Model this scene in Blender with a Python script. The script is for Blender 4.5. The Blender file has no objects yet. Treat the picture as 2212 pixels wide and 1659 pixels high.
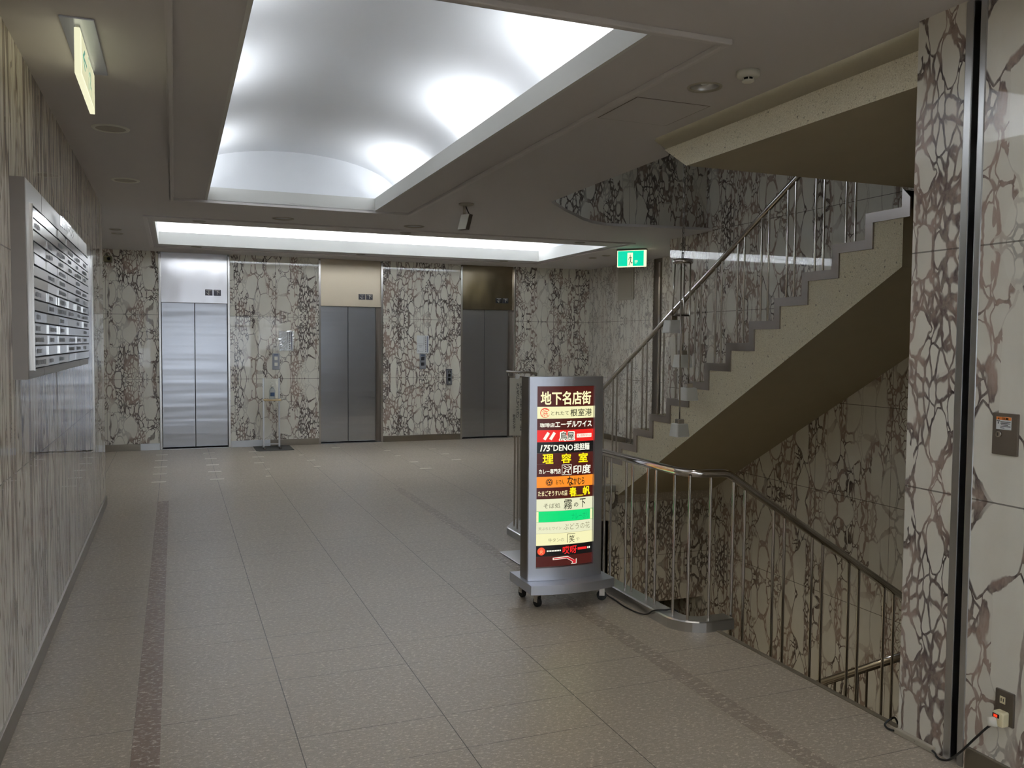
import bpy, bmesh, math, random
from math import sin, cos, pi, radians, sqrt
from mathutils import Vector, Matrix
from mathutils.geometry import tessellate_polygon

SC = bpy.context.scene
COL = SC.collection
random.seed(7)

# ---------------------------------------------------------------- camera, world, lights, exposure
cam_d = bpy.data.cameras.new('camera')
cam_d.sensor_width = 36.0
cam_d.lens = 36.0 * 1845.3732 / 2212.0
cam_d.clip_start = 0.05
cam = bpy.data.objects.new('camera', cam_d)
COL.objects.link(cam)
yaw, pit, rol = 0.376221061, 0.0474239220, 0.00792497582
fw = Vector((sin(yaw) * cos(pit), cos(yaw) * cos(pit), -sin(pit)))
ri = Vector((cos(yaw), -sin(yaw), 0))
up = ri.cross(fw)
r2 = cos(rol) * ri + sin(rol) * up
u2 = -sin(rol) * ri + cos(rol) * up
cam.matrix_world = Matrix(((r2.x, u2.x, -fw.x, 0), (r2.y, u2.y, -fw.y, 0), (r2.z, u2.z, -fw.z, 1.55), (0, 0, 0, 1)))
SC.camera = cam

world = bpy.data.worlds.new('world')
SC.world = world
world.use_nodes = True
wbg = world.node_tree.nodes['Background']
wbg.inputs[0].default_value = (0.80, 0.89, 1.0, 1)
wbg.inputs[1].default_value = 2.2

SC.view_settings.view_transform = 'Standard'
SC.view_settings.look = 'None'
SC.view_settings.gamma = 1.0
SC.view_settings.use_curve_mapping = False
SC.view_settings.exposure = 0.6
SC.cycles.diffuse_bounces = 6
SC.cycles.glossy_bounces = 5
SC.cycles.max_bounces = 10
SC.cycles.sample_clamp_indirect = 6.0
SC.cycles.use_denoising = True

TRAY_W = 3.4      # power of one lamp behind the fascia of the vaulted tray
REAR_FILL = 4.9        # stronger lamps in the tray added behind the camera to fill the lobby
SLOT_W = 9.6      # power of one lamp in the long slot by the lifts


def area_light(name, loc, sx, sy, power, rot=(0, 0, 0), color=(0.92, 0.965, 1.0)):
    d = bpy.data.lights.new(name, 'AREA')
    d.shape = 'RECTANGLE'
    d.size, d.size_y = sx, sy
    d.energy = power
    d.color = color
    o = bpy.data.objects.new(name, d)
    o.location = loc
    o.rotation_euler = rot
    COL.objects.link(o)
    return o


GAIN = 0.68       # lit panels against the exposure above
CZ = 2.805        # ceiling height
WY = 13.07        # lift wall
TX0, TX1, TY0, TY1 = 0.283, 1.793, 3.07, 8.14     # tray opening
BY0, BY1 = -5.0, 1.7                              # fill-light tray added behind the camera, unseen
SX0, SX1, SY0, SY1 = -0.18, 5.18, 9.83, 12.05     # slot opening

for sgn, lx in ((1, TX0 - 0.10), (-1, TX1 + 0.10)):
    for ly in (4.04, 5.62, 7.55, -3.9, -2.2, -0.5, 1.0):
        area_light('cove_and_fill_lamp', (lx, ly, 2.86), 0.10, 0.75, TRAY_W * (1 if ly > 2 else REAR_FILL), (0, radians(180 + sgn * -12), 0))  # the ones behind the camera are added fill light
for i in range(6):
    area_light('slot_lamp', (0.35 + i * 0.87, SY1 + 0.13, 2.87), 0.72, 0.10, SLOT_W, (radians(180 + 14), 0, 0))
    area_light('slot_lamp', (0.35 + i * 0.87, SY0 - 0.13, 2.87), 0.72, 0.10, SLOT_W, (radians(180 - 14), 0, 0))

for lx, ly, pw in ((2.414, 3.589, 12.0), (-0.34, 3.43, 5.0)):  # fill light added under two downlights that are unlit
    sd = bpy.data.lights.new('downlight_fill', 'SPOT')
    sd.energy, sd.spot_size, sd.spot_blend, sd.shadow_soft_size, sd.color = pw, radians(108), 1.0, 0.04, (1, 0.95, 0.86)
    so = bpy.data.objects.new('downlight_fill', sd)
    so.location = (lx, ly, CZ - 0.012)
    COL.objects.link(so)

area_light('stairwell_fill', (3.1, 6.0, -0.32), 0.5, 0.9, 9.0, (0, 0, 0), (1, 0.9, 0.68))  # unseen fill added below the floor slab to brighten the stairwell walls

# ---------------------------------------------------------------- mesh helpers


class MB:
    def __init__(self):
        self.bm = bmesh.new()

    def face(self, pts, mi=0):
        try:
            f = self.bm.faces.new([self.bm.verts.new(p) for p in pts])
            f.material_index = mi
            return f
        except ValueError:
            return None

    def box(self, x0, x1, y0, y1, z0, z1, mi=0):
        v = [self.bm.verts.new((x, y, z)) for z in (z0, z1) for y in (y0, y1) for x in (x0, x1)]
        for q in ((0, 2, 3, 1), (4, 5, 7, 6), (0, 1, 5, 4), (2, 6, 7, 3), (0, 4, 6, 2), (1, 3, 7, 5)):
            self.bm.faces.new([v[i] for i in q]).material_index = mi
        return self

    def obox(self, c, ax, ay, az, mi=0):
        c, ax, ay, az = Vector(c), Vector(ax), Vector(ay), Vector(az)
        v = [self.bm.verts.new(c + ax * a + ay * b + az * d) for d in (-1, 1) for b in (-1, 1) for a in (-1, 1)]
        for q in ((0, 2, 3, 1), (4, 5, 7, 6), (0, 1, 5, 4), (2, 6, 7, 3), (0, 4, 6, 2), (1, 3, 7, 5)):
            self.bm.faces.new([v[i] for i in q]).material_index = mi
        return self

    def prism(self, poly, a, b, holes=(), f=lambda u, v, w: (u, v, w), mi=0, side_mi=None):
        """poly in (u,v), extruded a..b along w; f maps (u,v,w) to xyz"""
        side_mi = mi if side_mi is None else side_mi
        loops = [list(poly)] + [list(h) for h in holes]
        flat = [p for l in loops for p in l]
        tris = tessellate_polygon([[Vector((p[0], p[1], 0)) for p in l] for l in loops])
        for w in (a, b):
            vs = [self.bm.verts.new(f(p[0], p[1], w)) for p in flat]
            for t in tris:
                try:
                    self.bm.faces.new([vs[i] for i in t]).material_index = mi
                except ValueError:
                    pass
        for l in loops:
            n = len(l)
            for i in range(n):
                p, q = l[i], l[(i + 1) % n]
                self.face([f(p[0], p[1], a), f(q[0], q[1], a), f(q[0], q[1], b), f(p[0], p[1], b)], side_mi)
        return self

    def cyl(self, p0, p1, r, n=12, r1=None, mi=0, caps=True):
        p0, p1 = Vector(p0), Vector(p1)
        r1 = r if r1 is None else r1
        d = (p1 - p0).normalized()
        a = d.orthogonal().normalized()
        b = d.cross(a)
        A = [self.bm.verts.new(p0 + (a * cos(2 * pi * i / n) + b * sin(2 * pi * i / n)) * r) for i in range(n)]
        B = [self.bm.verts.new(p1 + (a * cos(2 * pi * i / n) + b * sin(2 * pi * i / n)) * r1) for i in range(n)]
        for i in range(n):
            fc = self.bm.faces.new((A[i], A[(i + 1) % n], B[(i + 1) % n], B[i]))
            fc.material_index = mi
            fc.smooth = True
        if caps:
            self.bm.faces.new(A[::-1]).material_index = mi
            self.bm.faces.new(B).material_index = mi
        return self

    def tube(self, path, r, n=12, mi=0, closed=False):
        P = [Vector(p) for p in path]
        rings = []
        prev = None
        m = len(P)
        for i, p in enumerate(P):
            if closed:
                t = (P[(i + 1) % m] - P[i - 1]).normalized()
            else:
                t = (P[min(i + 1, m - 1)] - P[max(i - 1, 0)]).normalized()
            a = t.orthogonal().normalized() if prev is None else (prev - t * prev.dot(t)).normalized()
            prev = a
            b = t.cross(a)
            rings.append([self.bm.verts.new(p + (a * cos(2 * pi * k / n) + b * sin(2 * pi * k / n)) * r) for k in range(n)])
        for i in range(m if closed else m - 1):
            A, B = rings[i], rings[(i + 1) % m]
            for k in range(n):
                fc = self.bm.faces.new((A[k], A[(k + 1) % n], B[(k + 1) % n], B[k]))
                fc.smooth = True
                fc.material_index = mi
        if not closed:
            self.bm.faces.new(rings[0][::-1]).material_index = mi
            self.bm.faces.new(rings[-1]).material_index = mi
        return self

    def lathe(self, prof, c, n=32, axis=(0, 0, 1), mi=0):
        """prof: (r, h) along axis from c"""
        c, d = Vector(c), Vector(axis).normalized()
        a = d.orthogonal().normalized()
        b = d.cross(a)
        rings = []
        for r, h in prof:
            if r < 1e-6:
                rings.append([self.bm.verts.new(c + d * h)])
            else:
                rings.append([self.bm.verts.new(c + d * h + (a * cos(2 * pi * k / n) + b * sin(2 * pi * k / n)) * r) for k in range(n)])
        for A, B in zip(rings, rings[1:]):
            for k in range(n):
                k2 = (k + 1) % n
                if len(A) == 1 and len(B) == 1:
                    continue
                if len(A) == 1:
                    vs = (A[0], B[k2], B[k])
                elif len(B) == 1:
                    vs = (A[k], A[k2], B[0])
                else:
                    vs = (A[k], A[k2], B[k2], B[k])
                fc = self.bm.faces.new(vs)
                fc.smooth = True
                fc.material_index = mi
        return self

    def strip(self, path, prof, mi=0):
        """sweep an open horizontal path (x,y) with closed profile (offset, z)"""
        P = [Vector((p[0], p[1])) for p in path]
        rings = []
        for i, p in enumerate(P):
            d0 = (P[i] - P[i - 1]).normalized() if i else (P[1] - P[0]).normalized()
            d1 = (P[i + 1] - P[i]).normalized() if i < len(P) - 1 else d0
            n0, n1 = Vector((-d0.y, d0.x)), Vector((-d1.y, d1.x))
            nn = (n0 + n1).normalized()
            k = 1 / max(0.3, nn.dot(n0))
            rings.append([self.bm.verts.new((p.x + nn.x * o * k, p.y + nn.y * o * k, z)) for o, z in prof])
        m = len(prof)
        for A, B in zip(rings, rings[1:]):
            for k in range(m):
                self.bm.faces.new((A[k], A[(k + 1) % m], B[(k + 1) % m], B[k])).material_index = mi
        self.bm.faces.new(rings[0][::-1]).material_index = mi
        self.bm.faces.new(rings[-1]).material_index = mi
        return self

    def build(self, name, mats, parent=None, bevel=0, seg=2, smooth=False):
        bm = self.bm
        bmesh.ops.recalc_face_normals(bm, faces=bm.faces)
        if bevel:
            bmesh.ops.remove_doubles(bm, verts=bm.verts, dist=1e-5)
            ed = [e for e in bm.edges if len(e.link_faces) == 2 and e.calc_face_angle(0) > 0.6]
            bmesh.ops.bevel(bm, geom=ed, offset=bevel, segments=seg, affect='EDGES', profile=0.5, clamp_overlap=True)
        me = bpy.data.meshes.new(name)
        bm.to_mesh(me)
        bm.free()
        if smooth:
            for p in me.polygons:
                p.use_smooth = True
        for m in (mats if isinstance(mats, (list, tuple)) else [mats]):
            me.materials.append(m)
        o = bpy.data.objects.new(name, me)
        COL.objects.link(o)
        if parent is not None:
            adopt(o, parent)
        return o


def wloc(o):
    v = Vector(o.location)
    if o.parent:
        v = v + wloc(o.parent) + Vector(o.matrix_parent_inverse.translation)
    return v


def adopt(o, parent):
    o.parent = parent
    o.matrix_parent_inverse = Matrix.Translation(-wloc(parent))


def tag(o, label=None, cat=None, group=None, kind=None):
    if label:
        o['label'] = label
    if cat:
        o['category'] = cat
    if group:
        o['group'] = group
    if kind:
        o['kind'] = kind
    return o


def thing(name, loc, label, cat, group=None, kind=None):
    o = bpy.data.objects.new(name, None)
    o.location = loc
    o.empty_display_size = 0.1
    COL.objects.link(o)
    return tag(o, label, cat, group, kind)


def struct(mb, name, mats, **k):
    return tag(mb.build(name, mats, **k), kind='structure')


def copy_tree(o, parent=None):
    c = o.copy()
    COL.objects.link(c)
    if parent is not None:
        c.parent = parent
    for ch in list(o.children):
        copy_tree(ch, c)
    return c


def text_geo(body, w, h, bold=0.0, slant=0.0, fit=True):
    """triangulated lettering, centred, scaled to fill w x h: list of verts (u,v), faces"""
    c = bpy.data.curves.new('lettering_tmp', 'FONT')
    c.body = body
    c.shear = slant
    c.resolution_u = 2
    o = bpy.data.objects.new('lettering_tmp', c)
    COL.objects.link(o)
    dg = bpy.context.evaluated_depsgraph_get()
    me = bpy.data.meshes.new_from_object(o.evaluated_get(dg))
    vs = [(v.co.x, v.co.y) for v in me.vertices]
    fs = [list(p.vertices) for p in me.polygons]
    bpy.data.objects.remove(o)
    bpy.data.curves.remove(c)
    bpy.data.meshes.remove(me)
    if not vs:
        return [], []
    x0, x1 = min(v[0] for v in vs), max(v[0] for v in vs)
    y0, y1 = min(v[1] for v in vs), max(v[1] for v in vs)
    sx, sy = w / max(1e-6, x1 - x0), h / max(1e-6, y1 - y0)
    if not fit:
        sx = sy = min(sx, sy)
    pts = [((x - (x0 + x1) / 2) * sx, (y - (y0 + y1) / 2) * sy) for x, y in vs]
    if bold:
        em_ = min(1.0, y1 - y0)
        bx, by = bold * sx * 0.8, bold * sy * 0.8
        n, P, F = len(pts), [], []
        for k, (ox, oy) in enumerate(((0, 0), (1, 0), (-1, 0), (0, 1), (0, -1), (0.7, 0.7), (-0.7, 0.7), (0.7, -0.7), (-0.7, -0.7))):
            P += [(a + ox * bx, b + oy * by) for a, b in pts]
            F += [[i + n * k for i in f] for f in fs]
        pts, fs = P, F
    return pts, fs


def put_geo(mb, geo, f):
    vs, fs = geo
    bv = [mb.bm.verts.new(f(u, v)) for u, v in vs]
    for q in fs:
        try:
            mb.bm.faces.new([bv[i] for i in q])
        except ValueError:
            pass


# ---------------------------------------------------------------- material helpers


def srgb(r, g, b):
    t = lambda c: (c / 255 / 12.92) if c <= 10 else ((c / 255 + 0.055) / 1.055) ** 2.4
    return (t(r), t(g), t(b), 1)


class NT:
    def __init__(self, name):
        self.mat = bpy.data.materials.new(name)
        self.mat.use_nodes = True
        self.t = self.mat.node_tree
        self.p = self.t.nodes['Principled BSDF']

    def set(self, node, key, val):
        s = node.inputs[key]
        if isinstance(val, bpy.types.NodeSocket):
            self.t.links.new(val, s)
        else:
            s.default_value = val

    def n(self, typ, out=0, ins=None, **attr):
        nd = self.t.nodes.new(typ)
        for k, v in attr.items():
            setattr(nd, k, v)
        for k, v in (ins or {}).items():
            self.set(nd, k, v)
        return nd.outputs[out]

    def m(self, op, a, b=0.0, c=0.0):
        return self.n('ShaderNodeMath', ins={0: a, 1: b, 2: c}, operation=op)

    def mix(self, f, a, b):
        nd = self.t.nodes.new('ShaderNodeMix')
        nd.data_type = 'RGBA'
        self.set(nd, 0, f)
        self.set(nd, 6, a)
        self.set(nd, 7, b)
        return nd.outputs[2]

    def ramp(self, v, a, b, lo=0.0, hi=1.0, smooth=True):
        return self.n('ShaderNodeMapRange', ins={0: v, 1: a, 2: b, 3: lo, 4: hi},
                      interpolation_type='SMOOTHSTEP' if smooth else 'LINEAR')

    def noise(self, vec, scale, detail=2.0, rough=0.5, out=0):
        return self.n('ShaderNodeTexNoise', out=out, ins={'Vector': vec, 'Scale': scale, 'Detail': detail, 'Roughness': rough})

    def pos(self):
        return self.n('ShaderNodeNewGeometry', out=0)

    def fin(self, color=None, rough=None, metal=None, **kw):
        if color is not None:
            self.set(self.p, 'Base Color', color)
        if rough is not None:
            self.set(self.p, 'Roughness', rough)
        if metal is not None:
            self.set(self.p, 'Metallic', metal)
        for k, v in kw.items():
            self.set(self.p, k, v)
        return self.mat


def plain(name, col, rough=0.5, metal=0.0, noise=0.0, nscale=40.0, **kw):
    T = NT(name)
    c = col
    if noise:
        nz = T.noise(T.pos(), nscale, 3.0)
        lo = tuple(x * (1 - noise) for x in col[:3]) + (1,)
        hi = tuple(min(1, x * (1 + noise)) for x in col[:3]) + (1,)
        c = T.mix(nz, lo, hi)
    return T.fin(c, rough, metal, **kw)


def emis(name, col, strength=1.0):
    T = NT(name)
    return T.fin((0.02, 0.02, 0.02, 1), 0.25, 0.0, **{'Emission Color': col, 'Emission Strength': strength * GAIN})


def marble(name, axis, joints_z=(1.0, 1.914), joints_u=(), streak=False, off=0.0, tone=1.0, big=1.0, soft=0.0, zb=0.0, lo1=0.3, tw=0.85, dk=0.0):
    T = NT(name)
    p = T.pos()
    sep = T.t.nodes.new('ShaderNodeSeparateXYZ')
    T.t.links.new(p, sep.inputs[0])
    u = sep.outputs[0 if axis == 'X' else 1]
    w = sep.outputs[1 if axis == 'X' else 0]
    z = sep.outputs[2]
    zz = T.m('PINGPONG', T.m('SUBTRACT', z, 1.0), 0.914)
    us = T.m('ADD', u, off)
    k = 0.10 if streak else 0.46
    vec = T.n('ShaderNodeCombineXYZ', ins={0: us, 1: T.m('MULTIPLY', w, 0.6), 2: T.m('MULTIPLY', zz, k)})

    def warp(v, sc, amt):
        nz = T.noise(v, sc, 2.0, out=1)
        d = T.n('ShaderNodeVectorMath', ins={0: nz, 1: (0.5, 0.5, 0.5)}, operation='SUBTRACT')
        d = T.n('ShaderNodeVectorMath', ins={0: d, 'Scale': amt}, operation='SCALE')
        return T.n('ShaderNodeVectorMath', ins={0: v, 1: d}, operation='ADD')

    def vor(v, sc):
        return T.n('ShaderNodeTexVoronoi', ins={'Vector': v, 'Scale': sc, 'Randomness': 0.95}, feature='DISTANCE_TO_EDGE')

    if streak:
        v1 = warp(vec, 6.0, 0.035)
        d1, d2 = vor(v1, 17.0), vor(v1, 42.0)
        nz = T.noise(vec, 7.0, 3.0)
        thr = T.ramp(nz, 0.38, 0.70, 0.03, 0.36)
        l1 = T.m('SUBTRACT', 1.0, T.ramp(T.m('DIVIDE', d1, thr), 0.3, 1.0))
        l2 = T.m('MULTIPLY', T.m('SUBTRACT', 1.0, T.ramp(d2, 0.02, 0.13)), T.ramp(T.noise(vec, 4.0, 2.0), 0.40, 0.60))
        v = T.m('MULTIPLY', T.m('MAXIMUM', l1, l2), T.ramp(T.noise(vec, 26.0, 2.0), 0.3, 0.6, 0.4, 0.95))
        vein = T.mix(T.noise(vec, 16.0, 2.0), srgb(62, 46, 42), srgb(140, 114, 98))
        base = T.mix(T.noise(vec, 18.0, 3.0), srgb(246, 240, 226), srgb(222, 212, 194))
    else:
        v1 = warp(warp(vec, 2.0, 0.09), 8.0, 0.05)
        v2 = warp(v1, 24.0, 0.02)
        s1 = 8.2 / big

        def cells(vv, sc):
            nd = T.t.nodes.new('ShaderNodeTexVoronoi')
            T.set(nd, 'Vector', vv)
            T.set(nd, 'Scale', sc)
            T.set(nd, 'Randomness', 0.92)
            sp = T.t.nodes.new('ShaderNodeSeparateXYZ')
            T.t.links.new(nd.outputs['Color'], sp.inputs[0])
            return vor92(vv, sc), sp.outputs[0], sp.outputs[1], nd.outputs['Distance']

        def vor92(vv, sc):
            return T.n('ShaderNodeTexVoronoi', ins={'Vector': vv, 'Scale': sc, 'Randomness': 0.92}, feature='DISTANCE_TO_EDGE')

        d1, r1, q1, f1 = cells(v1, s1)
        d2, r2, q2, f2 = cells(v2, s1 * 2.3)
        d3, r3, q3, f3 = cells(v2, s1 * 5.0)
        zv = T.n('ShaderNodeCombineXYZ', ins={0: us, 1: T.m('MULTIPLY', w, 0.6), 2: T.m('MULTIPLY', zz, 0.25)})
        zn = T.ramp(T.noise(zv, 4.2 / big, 3.0, 0.65), 0.36, 0.64, -0.34, 0.40, False)
        solid1 = T.m('GREATER_THAN', r1, T.m('ADD', 0.48 + zb, zn))
        solid2 = T.m('GREATER_THAN', r2, T.m('ADD', 0.34 + zb, T.m('MULTIPLY', zn, 0.6)))
        nz = T.noise(vec, 10.0, 3.0, 0.6)
        e1 = T.ramp(T.m('DIVIDE', d1, T.ramp(nz, 0.34, 0.68, 0.022 * tw, 0.10 * tw)), 0.6, 1.0)
        e2 = T.ramp(T.m('DIVIDE', d2, T.ramp(nz, 0.34, 0.68, 0.05 * tw, 0.20 * tw)), 0.6, 1.0)
        e3 = T.ramp(T.m('DIVIDE', d3, T.ramp(nz, 0.34, 0.68, 0.10 * tw, 0.34 * tw)), 0.4, 1.0)
        rn1 = T.m('MULTIPLY_ADD', q1, 0.34, 0.42)
        rn2 = T.m('MULTIPLY_ADD', q2, 0.34, 0.42)
        ell = lambda f, r, w_: T.m('SUBTRACT', 1.0, T.ramp(T.m('SUBTRACT', f, r), 0.0, w_))
        in1 = T.m('MULTIPLY', T.m('MULTIPLY', solid1, e1), ell(f1, rn1, 0.03))
        core1 = T.m('MULTIPLY', solid1, ell(f1, T.m('ADD', rn1, 0.05), 0.006))
        in2 = T.m('MULTIPLY', T.m('MULTIPLY', solid2, e2), ell(f2, rn2, 0.04))
        core2 = T.m('MULTIPLY', solid2, ell(f2, T.m('ADD', rn2, 0.06), 0.006))
        lvl2 = T.m('MAXIMUM', in2, T.m('MULTIPLY', T.m('SUBTRACT', 1.0, core2), e3))
        clast = T.m('MAXIMUM', in1, T.m('MULTIPLY', T.m('SUBTRACT', 1.0, core1), lvl2))
        # seams between two big clasts stay faint in places
        faint = T.ramp(T.noise(vec, 4.4, 2.0), 0.40, 0.58, lo1, 1.0)
        v = T.m('MULTIPLY', T.m('SUBTRACT', 1.0, clast), T.m('MAXIMUM', faint, T.m('SUBTRACT', 1.0, solid1)))
        v = T.m('MULTIPLY', v, 0.97 - soft)
        vein = T.mix(T.ramp(T.noise(vec, 5.0, 4.0, 0.65), 0.44 - dk, 0.66 - dk), srgb(56, 42, 44), srgb(160, 138, 126))
        fine = T.ramp(T.noise(v2, 46.0, 3.0, 0.7), 0.36, 0.64, 0.0, 0.26)
        vein = T.mix(fine, vein, srgb(196, 184, 170))
        base = T.mix(T.noise(v1, 5.0, 4.0, 0.6), srgb(242, 240, 230), srgb(214, 208, 194))
        base = T.mix(T.m('MULTIPLY', T.m('SUBTRACT', 1.0, solid1), T.m('MULTIPLY', q2, 0.16)), base, srgb(180, 166, 154))
    col = T.mix(v, base, vein)
    line = None
    for src, js, wd in ((z, joints_z, 0.0028), (u, joints_u, 0.0022)):
        for j in js:
            a = T.m('LESS_THAN', T.m('ABSOLUTE', T.m('SUBTRACT', src, j)), wd)
            line = a if line is None else T.m('MAXIMUM', line, a)
    if line is not None:
        col = T.mix(T.m('MULTIPLY', line, 0.75), col, srgb(70, 62, 52))
    if tone != 1.0:
        col = T.mix(1.0 - tone, col, srgb(120, 108, 88))
    return T.fin(col, 0.02, 0.0, **{'IOR': 1.5})


def granite(name, base, light, dark, joints=True, rough=0.36, sc=1.0):
    T = NT(name)
    p = T.pos()
    st = T.n('ShaderNodeMapping', ins={'Vector': p, 'Rotation': (0, 0, 0.35), 'Scale': (1.0, 1.7, 1.0)})
    n1 = T.noise(st, 52.0 * sc, 4.0, 0.7)
    n2 = T.noise(st, 28.0 * sc, 2.0, 0.6)
    n3 = T.noise(p, 160.0 * sc, 2.0, 0.6)
    col = T.mix(T.ramp(n1, 0.52, 0.64), base, light)
    col = T.mix(T.m('MULTIPLY', T.ramp(n3, 0.55, 0.72), 0.7), col, dark)
    col = T.mix(T.ramp(n2, 0.35, 0.7, 0.0, 0.35), col, tuple(0.82 * x for x in base[:3]) + (1,))
    big = T.noise(p, 0.9, 2.0)
    col = T.mix(T.ramp(big, 0.3, 0.7, 0.0, 0.12), col, dark)
    if joints:
        sep = T.t.nodes.new('ShaderNodeSeparateXYZ')
        T.t.links.new(p, sep.inputs[0])
        mx = T.m('PINGPONG', T.m('SUBTRACT', sep.outputs[0], 0.432), 0.2985)
        my = T.m('PINGPONG', T.m('SUBTRACT', sep.outputs[1], 3.348), 0.1525)
        lx = T.m('LESS_THAN', mx, 0.0019)
        ly = T.m('LESS_THAN', my, 0.0016)
        brk = T.ramp(T.noise(p, 1.3, 2.0), 0.38, 0.6, 0.12, 0.85)
        line = T.m('MAXIMUM', T.m('MULTIPLY', lx, 0.85), T.m('MULTIPLY', ly, brk))
        col = T.mix(line, col, srgb(52, 46, 40))
    rg = T.ramp(n2, 0.3, 0.7, rough - 0.05, rough + 0.06)
    return T.fin(col, rg, 0.0)


def steel(name, col, rough, aniso=0.0, tan=(1, 0, 0), wave=0.0, wsc=(2.2, 2.2, 1.1)):
    T = NT(name)
    if aniso:
        T.set(T.p, 'Anisotropic', aniso)
        T.set(T.p, 'Tangent', T.n('ShaderNodeCombineXYZ', ins={0: tan[0], 1: tan[1], 2: tan[2]}))
    p = T.pos()
    if wave:
        st = T.n('ShaderNodeMapping', ins={'Vector': p, 'Scale': wsc})
        nz = T.noise(st, 1.6, 1.0)
        b = T.n('ShaderNodeBump', ins={'Height': nz, 'Strength': wave, 'Distance': 0.05})
        T.set(T.p, 'Normal', b)
    r = rough
    return T.fin(col, r, 1.0)


M = {}
M['floor'] = granite('floor_granite', srgb(176, 164, 147), srgb(222, 212, 194), srgb(116, 105, 92))
M['strip'] = granite('floor_border_granite', srgb(142, 120, 104), srgb(222, 210, 194), srgb(92, 76, 66), joints=False, sc=0.7)
M['strip2'] = granite('floor_border_granite_pale', srgb(158, 144, 128), srgb(226, 216, 200), srgb(110, 98, 86), joints=False, sc=0.6)
M['ceil'] = plain('ceiling_paint', srgb(206, 201, 199), 0.75, noise=0.02, nscale=3)
M['band'] = plain('ceiling_trim_paint', srgb(212, 207, 204), 0.6, noise=0.02, nscale=3)
M['vault'] = plain('vault_white_paint', srgb(238, 240, 243), 0.7, noise=0.01, nscale=4)
M['fascia'] = plain('fascia_paint', srgb(212, 211, 206), 0.6, noise=0.015, nscale=4)
M['mlift'] = marble('breccia_lift_wall', 'X', big=1.15, zb=0.0, tw=0.9, joints_u=(1.395, 3.64, -0.88, 5.9))
M['mleft'] = marble('streaked_left_wall', 'Y', streak=True, joints_z=(1.0, 1.914), joints_u=(2.6, 4.4, 6.2, 8.0))
M['mright'] = marble('breccia_right_wall', 'Y', off=3.3, big=1.5, zb=0.04, tw=0.85, dk=0.06, joints_u=(1.4,))
M['mstair'] = marble('breccia_stair_wall', 'Y', off=9.1, big=1.6, zb=-0.14, tw=0.8, dk=0.07, soft=0.0, tone=0.94, joints_z=(-1.6, -0.72, 0.22, 1.04, 1.915, 2.81, 3.7, 4.6), joints_u=(3.6, 4.5, 5.4, 6.3, 7.2, 8.1))
M['mstairx'] = marble('breccia_stair_end', 'X', off=5.7, big=1.3, tw=1.1, soft=0.05, tone=0.9, joints_z=(-0.72, 3.7, 4.6), joints_u=(3.6, 4.55))
M['mwallA'] = marble('breccia_side_wall', 'Y', off=1.9, big=0.8, soft=0.35, tone=0.85)
M['speck'] = None
T = NT('exposed_aggregate')
p = T.pos()
c = T.mix(T.ramp(T.noise(p, 190.0, 2.0, 0.7), 0.42, 0.6), srgb(222, 214, 188), srgb(240, 234, 212))
c = T.mix(T.ramp(T.noise(p, 120.0, 2.0, 0.7), 0.62, 0.72), c, srgb(150, 142, 116))
c = T.mix(T.m('MULTIPLY', T.ramp(T.noise(p, 42.0, 2.0), 0.66, 0.74), 0.7), c, srgb(96, 88, 70))
bmp = T.n('ShaderNodeBump', ins={'Height': T.noise(p, 150.0, 2.0), 'Strength': 0.35, 'Distance': 0.004})
M['speck'] = T.fin(c, 0.85, 0.0, Normal=bmp)
M['bandpaint'] = plain('tan_band_paint', srgb(190, 182, 158), 0.85, noise=0.05, nscale=60)
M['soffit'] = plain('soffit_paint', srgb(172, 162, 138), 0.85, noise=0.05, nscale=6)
M['door'] = steel('lift_door_steel', srgb(188, 189, 194), 0.25, 0.6, (1, 0, 0), 0.06, (0.35, 0.35, 5.0))
M['transom_a'] = steel('transom_mirror_steel', srgb(222, 220, 222), 0.2, 0.0, wave=0.15)
M['transom_b'] = steel('transom_brushed_steel', srgb(190, 178, 158), 0.42)
M['transom_c'] = steel('transom_dark_steel', srgb(150, 138, 118), 0.2, 0.0, wave=0.2)
M['jamb'] = steel('jamb_steel', srgb(205, 202, 198), 0.22)
M['steel'] = steel('satin_steel', srgb(196, 196, 196), 0.28)
M['signsteel'] = steel('sign_brushed_steel', srgb(214, 217, 226), 0.4)
M['chrome'] = plain('polished_steel', srgb(205, 200, 194), 0.13, 1.0, noise=0.03, nscale=5)
M['darksteel'] = plain('dull_steel', srgb(128, 120, 112), 0.35, 1.0, noise=0.05, nscale=8)
M['base'] = plain('baseboard_steel', srgb(150, 142, 130), 0.34, 1.0, noise=0.05, nscale=6)
M['base_glint'] = plain('baseboard_glint_steel', srgb(225, 228, 232), 0.45, 0.55, noise=0.04, nscale=5)  # bright reflection put into the colour as paler steel
M['steptrim'] = plain('step_edge_steel', srgb(172, 164, 158), 0.3, 1.0, noise=0.06, nscale=9)
M['tread'] = plain('tread_stone', srgb(150, 140, 122), 0.6, noise=0.1, nscale=120)
M['black'] = plain('black_rubber', srgb(24, 24, 24), 0.55, noise=0.1, nscale=50)
M['void'] = plain('slot_black', srgb(8, 8, 8), 0.8, noise=0.1)
M['white'] = plain('white_plastic', srgb(226, 224, 212), 0.45, noise=0.02)
M['ivory'] = plain('ivory_plastic', srgb(228, 218, 182), 0.4, noise=0.02)
M['paper'] = plain('white_paper', srgb(226, 228, 228), 0.6, noise=0.02)
M['ink'] = plain('printed_ink', srgb(34, 34, 38), 0.6, noise=0.05)
M['blueink'] = plain('blue_ink', srgb(58, 78, 110), 0.6, noise=0.05)
M['greyink'] = plain('grey_ink', srgb(150, 152, 156), 0.6, noise=0.05)
M['greyplate'] = plain('grey_plate', srgb(150, 152, 158), 0.4, 0.7, noise=0.03)
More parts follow.
